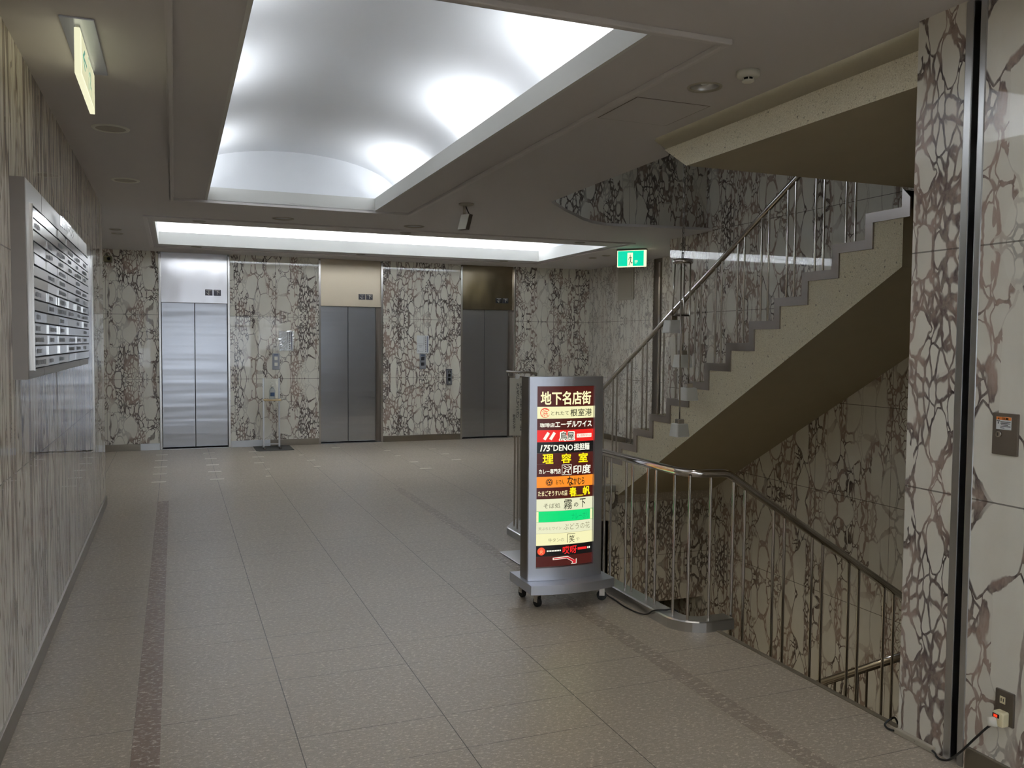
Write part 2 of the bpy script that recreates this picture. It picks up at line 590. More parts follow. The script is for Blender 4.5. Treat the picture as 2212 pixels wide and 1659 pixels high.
M['darkplate'] = plain('dark_plate', srgb(70, 68, 74), 0.35, 0.5, noise=0.04)
M['brownplate'] = plain('bronze_plate', srgb(104, 94, 82), 0.5, 0.3, noise=0.05, nscale=60)
M['orange'] = plain('orange_label', srgb(226, 132, 58), 0.5, noise=0.03)
M['greypanel'] = plain('grey_painted_panel', srgb(170, 162, 146), 0.5, noise=0.03)
M['rubbermat'] = plain('rubber_mat', srgb(78, 76, 72), 0.8, noise=0.15, nscale=160)
M['tape'] = plain('pale_marker', srgb(232, 226, 214), 0.4, noise=0.12, nscale=70)
M['board'] = steel('board_steel', srgb(176, 172, 166), 0.34)
M['nosing'] = plain('nosing_metal', srgb(128, 118, 102), 0.45, 0.2, noise=0.05)
M['plate'] = plain('nameplate_steel', srgb(218, 216, 212), 0.16, 1.0, noise=0.04, nscale=12)
M['wood'] = plain('pale_wood', srgb(206, 182, 136), 0.5, noise=0.12, nscale=30)
M['lampglass'] = plain('frosted_lampshade', srgb(244, 246, 244), 0.35, noise=0.01)
M['cord'] = plain('black_cord', srgb(22, 21, 20), 0.4, noise=0.1)
M['camera'] = plain('olive_housing', srgb(120, 112, 80), 0.5, noise=0.05)
M['concrete'] = plain('street_paving', srgb(120, 120, 118), 0.8, noise=0.15, nscale=3)
M['glass'] = plain('clear_glass', (1, 1, 1, 1), 0.0, 0.0, **{'Transmission Weight': 1.0, 'IOR': 1.45})
M['bottle'] = plain('clear_bottle', (0.9, 0.94, 0.97, 1), 0.08, 0.0, **{'Transmission Weight': 0.85, 'IOR': 1.3})

# ---------------------------------------------------------------- the setting
BX = 2.69         # right wall face
LX = -0.616       # left wall face
SXW = 5.52        # stairwell right wall
FY = 7.92         # stairwell far wall
YB = -6.0         # entrance wall

# floor with the stair hole
hole = [(2.735, 3.93), (2.63, 3.95), (2.60, 4.05), (2.60, 6.30), (2.63, 6.42), (2.80, 6.66), (4.05, 7.86), (4.2, FY), (SXW + 0.1, FY), (SXW + 0.1, 2.5), (2.735, 2.5)]
outer = [(-3.2, YB - 2.5), (7.2, YB - 2.5), (7.2, WY + 0.5), (-3.2, WY + 0.5)]
struct(MB().prism(outer, -0.28, 0.0, [hole]), 'floor', M['floor'])
struct(MB().box(-0.166, -0.066, -3.0, 8.86, -0.02, 0.0008), 'trim_1', M['strip'])
struct(MB().box(2.150, 2.250, -3.0, 8.86, -0.02, 0.0008), 'trim_2', M['strip2'])
# metal nosing along the head of the lower stair
struct(MB().box(2.715, 2.742, 2.557, 3.84, -0.06, 0.004), 'trim_3', M['nosing'])

# ceiling with the tray, the slot and the stair opening
op = [(SXW + 0.06, 8.0), (4.73, 8.05), (4.40, 8.12), (4.27, 8.125), (4.05, 8.02), (3.86, 7.86), (3.64, 7.61), (3.46, 7.42), (3.327, 7.25), (3.20, 7.10), (3.115, 6.98), (3.095, 6.38), (3.08, 5.6), (3.068, 5.0), (3.06, 4.95), (2.80, 4.66), (2.738, 4.6), (2.738, 2.40), (SXW + 0.06, 2.40)]
rect = lambda a, b, c, d, e=0.012: [(a - e, c - e), (b + e, c - e), (b + e, d + e), (a - e, d + e)]
tray = rect(TX0, TX1, TY0, TY1)
fill_tray = rect(TX0, TX1, BY0, BY1)
slot = rect(SX0, SX1, SY0, SY1)
DLS = [(2.414, 3.589, 0.076, 'polished downlight above the head of the lower stair, beside the smoke detector'),
       (-0.34, 3.43, 0.085, 'polished downlight cut by the top edge of the photo, by the left exit sign'),
       (0.287, 12.2, 0.06, 'small downlight over the leftmost lift doorway'), (2.488, 12.22, 0.06, 'small downlight over the middle lift doorway'),
       (4.687, 12.24, 0.06, 'small downlight over the rightmost lift doorway'),
       (0.253, 9.6, 0.06, 'small downlight at the near edge of the bright slot, left end'), (2.47, 9.6, 0.06, 'small downlight at the near edge of the bright slot, middle'),
       (4.68, 9.6, 0.06, 'small downlight at the near edge of the bright slot, right end'),
       (5.68, 11.22, 0.055, 'small downlight left of the green exit sign, farther of a pair'), (5.70, 10.84, 0.055, 'small downlight left of the green exit sign, nearer of a pair'),
       (-0.61, 10.70, 0.06, 'small downlight left of the bright slot, nearer of a pair'), (-0.61, 11.10, 0.06, 'small downlight left of the bright slot, farther of a pair'),
       (1.041, 9.036, 0.1, 'wide dark downlight between the vaulted tray and the bright slot'), (2.42, 9.04, 0.1, 'second wide dark downlight before the slot, below the ceiling sensor')]
circ = lambda x, y, r: [(x + r * cos(2 * pi * k / 24), y + r * sin(2 * pi * k / 24)) for k in range(24)]
rollslot = [(LX, 2.262), (2.66, 2.262), (2.66, 2.325), (LX, 2.325)]
struct(MB().prism([(-3.2, YB - 0.2), (7.2, YB - 0.2), (7.2, WY + 0.5), (-3.2, WY + 0.5)], CZ, CZ + 0.03, [tray, fill_tray, slot, op, rollslot] + [circ(x, y, r) for x, y, r, _ in DLS]), 'ceiling', M['ceil'])
struct(MB().box(LX, 2.68, 2.25, 2.34, CZ + 0.12, CZ + 0.14).box(LX, 2.68, 2.24, 2.25, CZ + 0.031, CZ + 0.14).box(LX, 2.68, 2.34, 2.35, CZ + 0.031, CZ + 0.14), 'ceiling_shutter_slot', M['void'])


def moulding(mb, x0, x1, y0, y1, w=0.028, h=0.024):
    z0, z1 = CZ - h, CZ + 0.002
    mb.box(x0, x1, y0, y0 + w, z0, z1)
    mb.box(x0, x1, y1 - w, y1, z0, z1)
    mb.box(x0, x0 + w, y0 + w, y1 - w, z0, z1)
    mb.box(x1 - w, x1, y0 + w, y1 - w, z0, z1)


m = MB()
moulding(m, -0.022, 2.145, 2.99, 8.168)
struct(m, 'trim_4', M['band'], bevel=0.006)
m = MB()
moulding(m, -0.285, 5.34, 9.37, 12.42, 0.04, 0.016)
struct(m, 'trim_5', M['band'], bevel=0.005)

# vaulted trays: fascia ring, lamp trough, barrel vault, end gables (the second, unseen behind the camera, is added for its light)
FZ = 2.922
t = 0.02


def vaulted_tray(y0, y1):
    m = MB()
    m.box(TX0 - t, TX0, y0 - t, y1 + t, CZ - 0.002, FZ)
    m.box(TX1, TX1 + t, y0 - t, y1 + t, CZ - 0.002, FZ)
    m.box(TX0, TX1, y0 - t, y0, CZ - 0.002, FZ)
    m.box(TX0, TX1, y1, y1 + t, CZ - 0.002, FZ)
    struct(m, 'ceiling_tray_fascia', M['fascia'])
    VX0, VX1, VY0, VY1 = TX0 - 0.24, TX1 + 0.24, y0 - 0.15, y1 + 0.13
    vc, vh, vz, vtop = (VX0 + VX1) / 2, (VX1 - VX0) / 2, 2.99, 3.318
    arc = [(vc + vh * cos(pi - pi * i / 40), vz + (vtop - vz) * sin(pi * i / 40)) for i in range(41)]
    m = MB()
    for (xa, za), (xb, zb) in zip(arc, arc[1:]):
        m.face([(xa, VY0, za), (xb, VY0, zb), (xb, VY1, zb), (xa, VY1, za)]).smooth = True
    bmesh.ops.remove_doubles(m.bm, verts=m.bm.verts, dist=1e-5)
    struct(m, 'ceiling_vault', M['vault'])
    m = MB()
    gp = [(VX0, CZ + 0.03)] + arc + [(VX1, CZ + 0.03)]
    for yy in (VY0, VY1):
        m.prism(gp, yy, yy + 0.02, f=lambda u, v, w: (u, w, v))
    m.box(VX0 - 0.02, VX0, VY0, VY1 + 0.02, CZ + 0.03, vz + 0.01)
    m.box(VX1, VX1 + 0.02, VY0, VY1 + 0.02, CZ + 0.03, vz + 0.01)
    struct(m, 'ceiling_vault_gable', M['vault'])


vaulted_tray(TY0, TY1)
vaulted_tray(BY0, BY1)  # added out of view to carry the fill lamps

# long slot by the lifts
m = MB()
for a in ((SX0 - t, SX0, SY0 - t, SY1 + t), (SX1, SX1 + t, SY0 - t, SY1 + t), (SX0, SX1, SY0 - t, SY0), (SX0, SX1, SY1, SY1 + t)):
    m.box(*a, CZ - 0.002, 2.965)
struct(m, 'ceiling_slot_fascia', M['fascia'])
m = MB()
ex0, ex1, ey0, ey1 = SX0 - 0.12, SX1 + 0.06, SY0 - 0.28, SY1 + 0.28
m.box(ex0, ex1, ey0, ey1, 3.26, 3.28)
m.box(ex0 - 0.02, ex0, ey0, ey1, CZ + 0.03, 3.28)
m.box(ex1, ex1 + 0.02, ey0, ey1, CZ + 0.03, 3.28)
m.box(ex0, ex1, ey0 - 0.02, ey0, CZ + 0.03, 3.28)
m.box(ex0, ex1, ey1, ey1 + 0.02, CZ + 0.03, 3.28)
struct(m, 'ceiling_slot_recess', M['vault'])

# walls
DOORS = [(-0.172, 0.722), (2.055, 2.975), (4.300, 5.185)]
JW = 0.032
m = MB()
xs = [-3.2]
for a, b in DOORS:
    xs += [a - JW, b + JW]
xs.append(7.2)
for i in range(0, len(xs), 2):
    m.box(xs[i], xs[i + 1], WY, WY + 0.3, 0.0, CZ)
struct(m, 'wall_lift', M['mlift'])
struct(MB().box(-3.3, 7.2, WY + 0.3, WY + 0.4, 0, CZ), 'wall_lift_back', M['void'])
struct(MB().box(LX - 0.3, LX, YB, 8.835, 0.0, CZ), 'wall_left', M['mleft'])
struct(MB().box(-3.3, -3.2, 8.0, WY, 0.0, CZ).box(-3.3, LX - 0.3, 7.6, 7.7, 0, CZ), 'wall_recess', M['mwallA'])
struct(MB().box(6.56, 6.8, 10.985, WY, 0.0, CZ).box(6.56, 6.8, 8.0, 10.735, 0.0, CZ), 'wall_side', M['mwallA'])
struct(MB().box(6.575, 6.8, 10.735, 10.985, 0.0, CZ), 'wall_side_column', M['darksteel'])
struct(MB().box(6.555, 6.575, 10.78, 10.83, 0.0, CZ - 0.06), 'trim_6', M['chrome'])
struct(MB().box(SXW, SXW + 0.3, 2.3, 8.865, -3.6, 6.2), 'wall_stair_right', M['mstair'])
struct(MB().box(SXW + 0.3, 6.8, 8.0, 8.1, 0, CZ), 'wall_stair_return', M['mstair'])
# far wall of the stairwell, below the floor and above the ceiling
dr = (4.83, 5.415, -1.232)
m = MB().box(2.3, dr[0], FY, FY + 0.2, -3.6, -0.28).box(dr[1], SXW, FY, FY + 0.2, -3.6, -0.28).box(dr[0], dr[1], FY, FY + 0.2, dr[2], -0.28)
m.box(2.63, 4.335, FY - 0.012, FY + 0.001, -0.3, -0.004).box(4.335, SXW, FY - 0.012, FY + 0.001, -0.3, -0.13)
m.box(2.3, SXW, 8.13, 8.3, CZ + 0.03, 6.2)
struct(m, 'wall_stair_far', M['mstairx'])
struct(MB().box(2.3, 2.6, 2.3, FY, -3.6, -0.28).box(2.3, 2.62, 2.3, 8.3, CZ + 0.5, 6.2), 'wall_stair_left', M['mstair'])
struct(MB().box(2.3, 5.9, 2.3, 11.0, -3.7, -3.5), 'floor_basement', M['floor'])
struct(MB().box(dr[0] - 0.6, 5.9, FY + 2.2, FY + 2.3, -3.6, -0.28).box(dr[0] - 0.7, dr[0] - 0.6, FY, FY + 2.3, -3.6, -0.28).box(5.9, 6.0, FY, FY + 2.3, -3.6, -0.28), 'wall_basement', M['soffit'])
struct(MB().box(2.3, 5.9, 2.3, 8.4, 6.2, 6.3), 'ceiling_stairwell', M['soffit'])
# right wall: pier by the stair and the wall before the shutter groove
struct(MB().box(BX, SXW, 2.338, 2.556, -3.6, 6.2), 'wall_pier', M['mright'])
struct(MB().box(BX, BX + 0.25, YB, 2.252, 0.0, CZ), 'wall_right', M['mright'])
# entrance wall behind the camera, with glazed doors and the street outside
m = MB().box(-3.2, -0.5, YB - 0.2, YB, 0, CZ).box(2.6, 7.2, YB - 0.2, YB, 0, CZ).box(-0.5, 2.6, YB - 0.2, YB, 2.5, CZ)
struct(m, 'wall_entrance', M['mstairx'])
w = thing('window_1', (0.97, YB - 0.1, 0), None, None, kind='structure')
m = MB()
for x in (-0.5, 0.5, 1.52, 2.55):
    m.box(x, x + 0.05, YB - 0.13, YB - 0.07, 0, 2.5)
m.box(-0.5, 2.6, YB - 0.13, YB - 0.07, 2.44, 2.5).box(-0.5, 2.6, YB - 0.13, YB - 0.07, 0, 0.08).box(-0.5, 2.6, YB - 0.13, YB - 0.07, 2.08, 2.13)
m.build('window_frame', M['darksteel'], w)
struct(MB().box(-14, 16, -40, YB - 0.2, -0.4, -0.3), 'street_pavement', M['concrete'])

# baseboards
m = MB()
segs = [(-3.2, -0.46), (1.31, 2.055 - JW), (2.975 + JW, 4.30 - JW), (5.185 + JW, 6.56)]
for a, b in segs:
    m.box(a, b, WY - 0.012, WY + 0.01, 0, 0.095)
struct(m, 'baseboard_lift', M['base'], bevel=0.002)
struct(MB().box(-0.46, -0.205, WY - 0.013, WY + 0.01, 0, 0.095).box(0.755, 1.31, WY - 0.013, WY + 0.01, 0, 0.095), 'baseboard_lift_glint', M['base_glint'], bevel=0.002)  # stretches of baseboard with the reflected light painted in
struct(MB().box(LX - 0.02, LX + 0.012, YB, 8.84, 0, 0.09), 'baseboard_left', M['base'], bevel=0.003)
struct(MB().box(BX - 0.012, BX + 0.02, YB, 2.235, 0, 0.09), 'baseboard_right', M['base'], bevel=0.003)
struct(MB().box(6.548, 6.57, 8.1, WY, 0, 0.09).box(SXW - 0.01, SXW + 0.02, FY, 8.865, 0, 0.09), 'baseboard_side', M['base'], bevel=0.003)

# shutter groove between pier and right wall
sg = thing('shutter_guide', (BX, 2.295, 0), 'tall steel shutter guide with a black groove up the marble pier', 'shutter guide')
MB().box(BX - 0.004, BX + 0.05, 2.306, 2.339, 0, CZ - 0.005).build('guide_rail', M['steel'], sg, bevel=0.003)
MB().box(BX - 0.004, BX + 0.05, 2.251, 2.278, 0, CZ - 0.005).build('guide_rail', M['steel'], sg, bevel=0.003)
MB().box(BX + 0.03, BX + 0.06, 2.278, 2.306, 0.0, CZ - 0.005).build('groove', M['void'], sg)

# ---------------------------------------------------------------- lifts
TR = ['transom_a', 'transom_b', 'transom_c']
DN = ['leftmost lift doorway with bright mirror panel above two steel leaves', 'middle lift doorway with brushed tan panel above two steel leaves',
      'rightmost lift doorway with dark panel above two steel leaves']
for i, (a, b) in enumerate(DOORS):
    d = thing('door_%d' % (i + 1), ((a + b) / 2, WY, 0), DN[i], 'elevator door', kind='structure')
    HZ = 2.095
    for s, x in ((-1, a), (1, b)):
        x0, x1 = (x - JW, x) if s < 0 else (x, x + JW)
        MB().box(x0, x1, WY - 0.015, WY + 0.28, 0, CZ - 0.03).build('jamb', M['jamb'], d, bevel=0.004)
    MB().box(a, b, WY + 0.03, WY + 0.28, HZ, CZ - 0.002).build('transom_panel', M[TR[i]], d, bevel=0.003)
    rgap = 0.0 if i == 0 else 0.0
    c = (a + b) / 2 if i == 0 else a + (b - 0.06 - a) / 2
    e = b if i == 0 else b - 0.06
    MB().box(a + 0.004, c - 0.003, WY + 0.10, WY + 0.14, 0.02, HZ).build('door_panel', M['door'], d, bevel=0.003)
    MB().box(c + 0.003, e - 0.004, WY + 0.10, WY + 0.14, 0.02, HZ).build('door_panel', M['door'], d, bevel=0.003)
    if i:
        MB().box(e, b, WY + 0.10, WY + 0.20, 0.0, HZ).build('door_return', M['darksteel'], d)
    MB().box(a, b, WY + 0.0, WY + 0.28, -0.002, 0.006).build('sill', M['steel'], d)
    MB().box(a, b, WY + 0.24, WY + 0.29, 0.0, HZ).build('shaft_back', M['void'], d)
    ix = a + (0.62, 0.61, 0.61)[i] * 0.95
    for k in range(2):
        x0 = ix + k * 0.115
        ind = MB().box(x0, x0 + 0.1, WY + 0.018, WY + 0.032, 2.205, 2.29).build('direction_indicator', M['darkplate'], d)
        g = MB()
        yy = WY + 0.016
        sg2 = 1 if k else -1
        zc = 2.248
        g.box(x0 + 0.012, x0 + 0.088, yy, yy + 0.003, 2.272, 2.279)
        g.box(x0 + 0.047, x0 + 0.053, yy, yy + 0.003, zc - 0.03, zc + 0.022)
        tipz = zc + sg2 * 0.022
        if sg2 < 0:
            tipz = zc - 0.03
        for sx in (-1, 1):
            g.obox((x0 + 0.05 + sx * 0.015, yy + 0.0015, tipz - sg2 * 0.012), (0.018 * sx, 0, -sg2 * 0.016), (0, 0.0015, 0), (0.002, 0, 0.002))
        g.build('arrow', M['white'], ind)


def wall_plate(name, x0, x1, z0, z1, label, cat, mat, group=None, y=WY, d=0.014):
    t_ = thing(name, ((x0 + x1) / 2, y, z0), label, cat, group)
    MB().box(x0, x1, y - d, y + 0.002, z0, z1).build('plate', M[mat], t_, bevel=0.002)
    return t_


for (x0, x1, lab) in ((1.345, 1.448, 'pale call button plate above the hand sanitizer stand'), (3.592, 3.692, 'silver call button plate below the notice by the middle lift')):
    q = wall_plate('call_button_panel', x0, x1, 1.135, 1.375, lab, 'call button', 'greyplate', 'lift call buttons')
    for zc in (1.30, 1.215):
        bt = MB().box((x0 + x1) / 2 - 0.024, (x0 + x1) / 2 + 0.024, WY - 0.02, WY - 0.012, zc - 0.024, zc + 0.024).build('button', M['white'] if x0 < 2 else M['darkplate'], q, bevel=0.003)
    MB().box((x0 + x1) / 2 - 0.03, (x0 + x1) / 2 + 0.03, WY - 0.016, WY - 0.013, 1.345, 1.362).build('caption', M['blueink'], q)
q = wall_plate('accessible_call_panel', 4.03, 4.12, 0.885, 1.135, 'dark wheelchair call panel with four squares beside the third lift', 'call button', 'darkplate', d=0.03)
MB().box(4.036, 4.114, WY - 0.033, WY - 0.029, 0.893, 1.127).build('face', M['greyplate'], q)
for zc, mt in ((1.09, 'ink'), (1.035, 'void'), (0.972, 'void'), (0.92, 'white')):
    s = 0.021 if mt != 'white' else 0.011
    b_ = MB().box(4.075 - s, 4.075 + s, WY - 0.039, WY - 0.032, zc - s, zc + s).build('button', M[mt], q, bevel=0.002)
    if mt == 'ink':
        g = MB()
        g.cyl((4.07, WY - 0.04, 1.104), (4.07, WY - 0.0385, 1.104), 0.0035, 10)
        g.obox((4.071, WY - 0.0395, 1.093), (0.002, 0, 0.0), (0, 0.0008, 0), (-0.001, 0, 0.008))
        g.tube([(4.071 + 0.009 * cos(a), WY - 0.0395, 1.083 + 0.009 * sin(a)) for a in [2.4 + 0.45 * j for j in range(10)]], 0.0014, 6)
        g.obox((4.079, WY - 0.0395, 1.083), (0.0015, 0, 0), (0, 0.0008, 0), (0.004, 0, -0.008))
        g.build('wheelchair_symbol', M['white'], b_)

for (x0, x1, z0, z1, lab, wr) in ((1.442, 1.650, 1.415, 1.705, 'crinkled plastic-covered notice above the hand sanitizer stand', True), (3.545, 3.742, 1.38, 1.665, 'white notice with blue columns by the middle lift', False)):
    q = wall_plate('wall_notice', x0, x1, z0, z1, lab, 'notice', 'paper', 'notices by the lifts', d=0.004)
    W_, H_ = x1 - x0, z1 - z0
    yy = WY - 0.0055
    MB().box(x0 + W_ * 0.85, x0 + W_ * 0.90, yy, yy + 0.002, z0 + H_ * 0.06, z1 - H_ * 0.05).build('printed_column', M['blueink'], q)
    g = MB()
    for j in range(9):
        g.box(x0 + W_ * 0.72, x0 + W_ * 0.77, yy, yy + 0.002, z1 - H_ * (0.06 + 0.1 * j) - H_ * 0.06, z1 - H_ * (0.06 + 0.1 * j))
    g.build('printed_column', M['ink'], q)
    MB().box(x0 + W_ * 0.58, x0 + W_ * 0.62, yy, yy + 0.002, z0 + H_ * 0.45, z1 - H_ * 0.06).build('printed_column', M['greyink'], q)
    g = MB()
    for (u0, u1, v0, v1) in ((0.06, 0.54, 0.10, 0.11), (0.06, 0.54, 0.56, 0.57), (0.06, 0.07, 0.10, 0.57), (0.53, 0.54, 0.10, 0.57), (0.12, 0.48, 0.46, 0.48), (0.16, 0.45, 0.40, 0.42), (0.2, 0.4, 0.34, 0.36), (0.1, 0.2, 0.14, 0.17), (0.3, 0.3, 0, 0)):
        g.box(x0 + W_ * u0, x0 + W_ * u1, yy, yy + 0.002, z0 + H_ * v0, z0 + H_ * v1)
    g.build('printed_box', M['greyink'], q)
    if wr:
        g = MB()
        nx, nz = 12, 16
        vv = [[g.bm.verts.new((x0 - 0.01 + (W_ + 0.02) * i / nx, yy - 0.004 - random.random() * 0.006, z0 - 0.01 + (H_ + 0.02) * j / nz)) for i in range(nx + 1)] for j in range(nz + 1)]
        for j in range(nz):
            for i in range(nx):
                g.bm.faces.new((vv[j][i], vv[j][i + 1], vv[j + 1][i + 1], vv[j + 1][i]))
        T = NT('clear_film')
        tr = T.n('ShaderNodeBsdfTransparent')
        gl = T.n('ShaderNodeBsdfGlossy', ins={'Color': (1, 1, 1, 1), 'Roughness': 0.08})
        fr = T.n('ShaderNodeFresnel', ins={'IOR': 1.6})
        mx = T.n('ShaderNodeMixShader', ins={0: T.m('ADD', fr, 0.12), 1: tr, 2: gl})
        T.t.links.new(mx, T.t.nodes['Material Output'].inputs[0])
        g.build('plastic_sleeve', T.mat, q)

# security camera on the lift wall
q = thing('security_camera', (-0.83, WY, 2.66), 'small olive security camera high on the marble left of the lifts', 'camera')
MB().box(-0.88, -0.78, 12.80, 13.0, 2.61, 2.69).build('housing', M['camera'], q, bevel=0.01)
MB().cyl((-0.815, 12.80, 2.65), (-0.815, 12.785, 2.65), 0.022, 20).build('lens', M['void'], q)
MB().cyl((-0.83, 12.95, 2.68), (-0.86, WY, 2.74), 0.014, 12).build('bracket', M['camera'], q)

# hand sanitizer stand
q = thing('sanitizer_stand', (1.30, 12.75, 0), 'slim grey hand sanitizer stand with white backboard on a dark mat', 'stand')
for x in (1.185, 1.405):
    MB().box(x - 0.011, x + 0.011, 12.74, 12.762, 0.03, 1.02).build('post', M['steel'], q)
    MB().box(x - 0.012, x + 0.012, 12.60, 12.90, 0.012, 0.03).build('foot', M['darksteel'], q, bevel=0.003)
    MB().cyl((x, 12.62, 0.004), (x, 12.62, 0.03), 0.02, 14).build('foot_cap', M['black'], q)
MB().box(1.197, 1.393, 12.745, 12.757, 0.73, 1.015).build('backboard', M['white'], q, bevel=0.002)
MB().box(1.18, 1.42, 12.60, 12.765, 0.70, 0.722).build('shelf', M['wood'], q, bevel=0.004)
MB().box(1.185, 1.405, 12.742, 12.76, 0.06, 0.075).build('crossbar', M['steel'], q)
q = thing('sanitizer_bottle', (1.30, 12.68, 0.722), 'clear pump bottle with blue label on the stand shelf', 'bottle')
MB().lathe([(0, 0), (0.04, 0), (0.043, 0.012), (0.043, 0.12), (0.03, 0.15), (0.016, 0.16), (0.016, 0.175), (0, 0.175)], (1.30, 12.68, 0.722), 24).build('body', M['bottle'], q)
MB().cyl((1.30, 12.68, 0.897), (1.30, 12.68, 0.925), 0.02, 16).cyl((1.30, 12.68, 0.925), (1.30, 12.68, 0.96), 0.006, 10).box(1.275, 1.325, 12.63, 12.69, 0.955, 0.968).build('pump', M['white'], q)
g = MB()
for j in range(8):
    a0, a1 = -pi / 2 - 0.7 + 1.4 * j / 8, -pi / 2 - 0.7 + 1.4 * (j + 1) / 8
    g.face([(1.30 + 0.0437 * cos(a0), 12.68 + 0.0437 * sin(a0), 0.765), (1.30 + 0.0437 * cos(a1), 12.68 + 0.0437 * sin(a1), 0.765), (1.30 + 0.0437 * cos(a1), 12.68 + 0.0437 * sin(a1), 0.82), (1.30 + 0.0437 * cos(a0), 12.68 + 0.0437 * sin(a0), 0.82)])
g.build('label', M['blueink'], q)
tag(MB().box(1.06, 1.58, 12.46, 13.03, 0.0005, 0.008).build('floor_mat', M['rubbermat'], bevel=0.003), 'dark grey rubber mat under the hand sanitizer stand', 'mat')

# pale dashes set in the floor joints
rowname = ['first', 'second', 'third', 'fourth', 'fifth']
dash = []
for cx, cl, ww in ((-0.175, 'below the left jamb of the first lift', 0.15), (0.43, 'before the middle of the first lift', 0.15)):
    for r, yy in enumerate((12.49, 11.88, 11.28, 10.68, 10.08)):
        dash.append((cx, yy, ww, 'pale floor marker %s, %s from the lifts' % (cl, rowname[r]), 0.035))
for r, (cx, yy, ww) in enumerate(((1.02, 12.45, 0.13), (1.03, 11.87, 0.15), (0.99, 11.28, 0.12), (1.04, 10.69, 0.06), (0.99, 10.12, 0.06))):
    dash.append((cx, yy, ww, 'worn floor marker in line with the dark mat, %s from the lifts' % rowname[r], 0.03))
for cx, yy, ww, wd in ((1.60, 11.89, 0.06, 'short pale floor marker right of the dark mat, nearest the lifts'), (1.65, 11.33, 0.11, 'faint broken floor marker right of the dark mat, second from the lifts'),
                       (1.64, 10.73, 0.08, 'short pale floor marker right of the dark mat, third from the lifts'),
                       (2.19, 12.57, 0.12, 'single thin floor marker just before the middle lift doors'), (2.83, 12.02, 0.09, 'floor marker before the right side of the middle lift, closest to it'),
                       (2.83, 11.40, 0.08, 'worn floor marker before the right side of the middle lift, second from it'), (2.88, 10.75, 0.12, 'floor marker before the right side of the middle lift, third from it'),
                       (2.87, 10.14, 0.15, 'broad floor marker farthest out from the middle lift'),
                       (3.49, 11.98, 0.10, 'floor marker between the middle and dark lifts, closest to the wall'), (3.50, 11.38, 0.12, 'floor marker between the middle and dark lifts, second from the wall'),
                       (3.47, 10.78, 0.13, 'floor marker between the middle and dark lifts, farthest from the wall')):
    dash.append((cx, yy, ww, wd, 0.028))
for cx, yy, ww, wd, dd in dash:
    tag(MB().box(cx - ww / 2, cx + ww / 2, yy - dd, yy + dd, 0.0003, 0.0016).build('floor_marker', M['tape']), wd, 'floor marker', 'pale markers in the floor joints')

# side wall fittings
q = thing('wall_cabinet_panel', (6.56, 11.79, 2.25), 'grey framed access panel on the marble below the green exit sign', 'panel')
MB().box(6.545, 6.56, 11.54, 12.04, 2.24, 2.72).build('frame', M['greypanel'], q, bevel=0.004)
MB().box(6.54, 6.546, 11.59, 11.99, 2.285, 2.675).build('cover', M['greypanel'], q, bevel=0.003)

# ---------------------------------------------------------------- upper stair, landing, railings
RZ, TD, X0S = 0.1739, 0.3077, 4.34
nos = lambda n: (7.895 - (n - 3) * TD, n * RZ)          # nosing n: (y, z)
NT_ = 15
prof = [(8.511 + 0.001, 0.0)]
for n in range(1, NT_):
    y, z = nos(n)
    prof.append((y, z))
    prof.append((y - TD, z))
ye = nos(NT_)[0]
prof.append((ye, nos(NT_)[1] - 0.06))
under = lambda y: -0.115 + (8.046 - y) * 0.566
prof += [(ye, under(ye)), (8.25, under(8.25) + 0.0), (8.511, -0.25)]
st = thing('staircase', (4.93, 8.5, 0), 'upward flight of speckled concrete steps with steel edge bands', 'staircase')
m = MB()
m.prism(prof, X0S, SXW - 0.002, f=lambda u, v, w: (w, u, v), mi=0, side_mi=1)
o = m.build('flight', [M['speck'], M['soffit'], M['tread']], st)
for pl in o.data.polygons:
    if abs(pl.normal.x) < 0.3 and (pl.normal.z > 0.7 or pl.normal.y > 0.7):
        pl.material_index = 2
# steel band following the steps on the open side
bw = 0.062
m = MB()
for n in range(1, NT_):
    y, z = nos(n)
    y2 = y - TD
    zt = z + (RZ if n < NT_ - 1 else RZ * 0.7)
    xa, xb = X0S - 0.012, X0S
    f = lambda pts: m.prism(pts, xa, xb, f=lambda u, v, w: (w, u, v))
    f([(y + 0.004, z + 0.004), (y2 + 0.004, z + 0.004), (y2 - bw, z - bw), (y - bw, z - bw)])
    f([(y2 + 0.004, z + 0.004), (y2 + 0.004, zt + 0.004), (y2 - bw, zt - bw), (y2 - bw, z - bw)])
f([(nos(1)[0] + 0.004, 0.0), (nos(1)[0] + 0.004, RZ + 0.004), (nos(1)[0] - bw, RZ - bw), (nos(1)[0] - bw, 0.0)])
m.build('step_edge_band', M['steptrim'], st)

rl = thing('stair_railing', (4.38, 8.4, 0), 'steel handrail on paired balusters climbing the upward stair', 'railing')
XR = 4.385
zr = lambda y: 0.5217 + (7.895 - y) * 0.5652
path = [(XR, 8.95, 0.80), (XR, 8.75, 0.83), (XR, 8.62, 0.89)] + [(XR, y, zr(y) + 0.815) for y in (8.45, 7.0, 5.6, 4.35)]
MB().tube(path, 0.024, 14).build('handrail', M['chrome'], rl)
for n in range(1, 14):
    y, z = nos(n)
    for dy in (0.065, 0.152):
        MB().cyl((XR, y - dy, z - 0.002), (XR, y - dy, zr(y - dy) + 0.81), 0.0088, 10, caps=False).build('baluster', M['chrome'], rl)
MB().cyl((XR, 8.62, 0), (XR, 8.62, 0.87), 0.0088, 10).build('baluster', M['chrome'], rl)
MB().cyl((XR, 8.72, 0), (XR, 8.72, 0.83), 0.0088, 10).build('baluster', M['chrome'], rl)

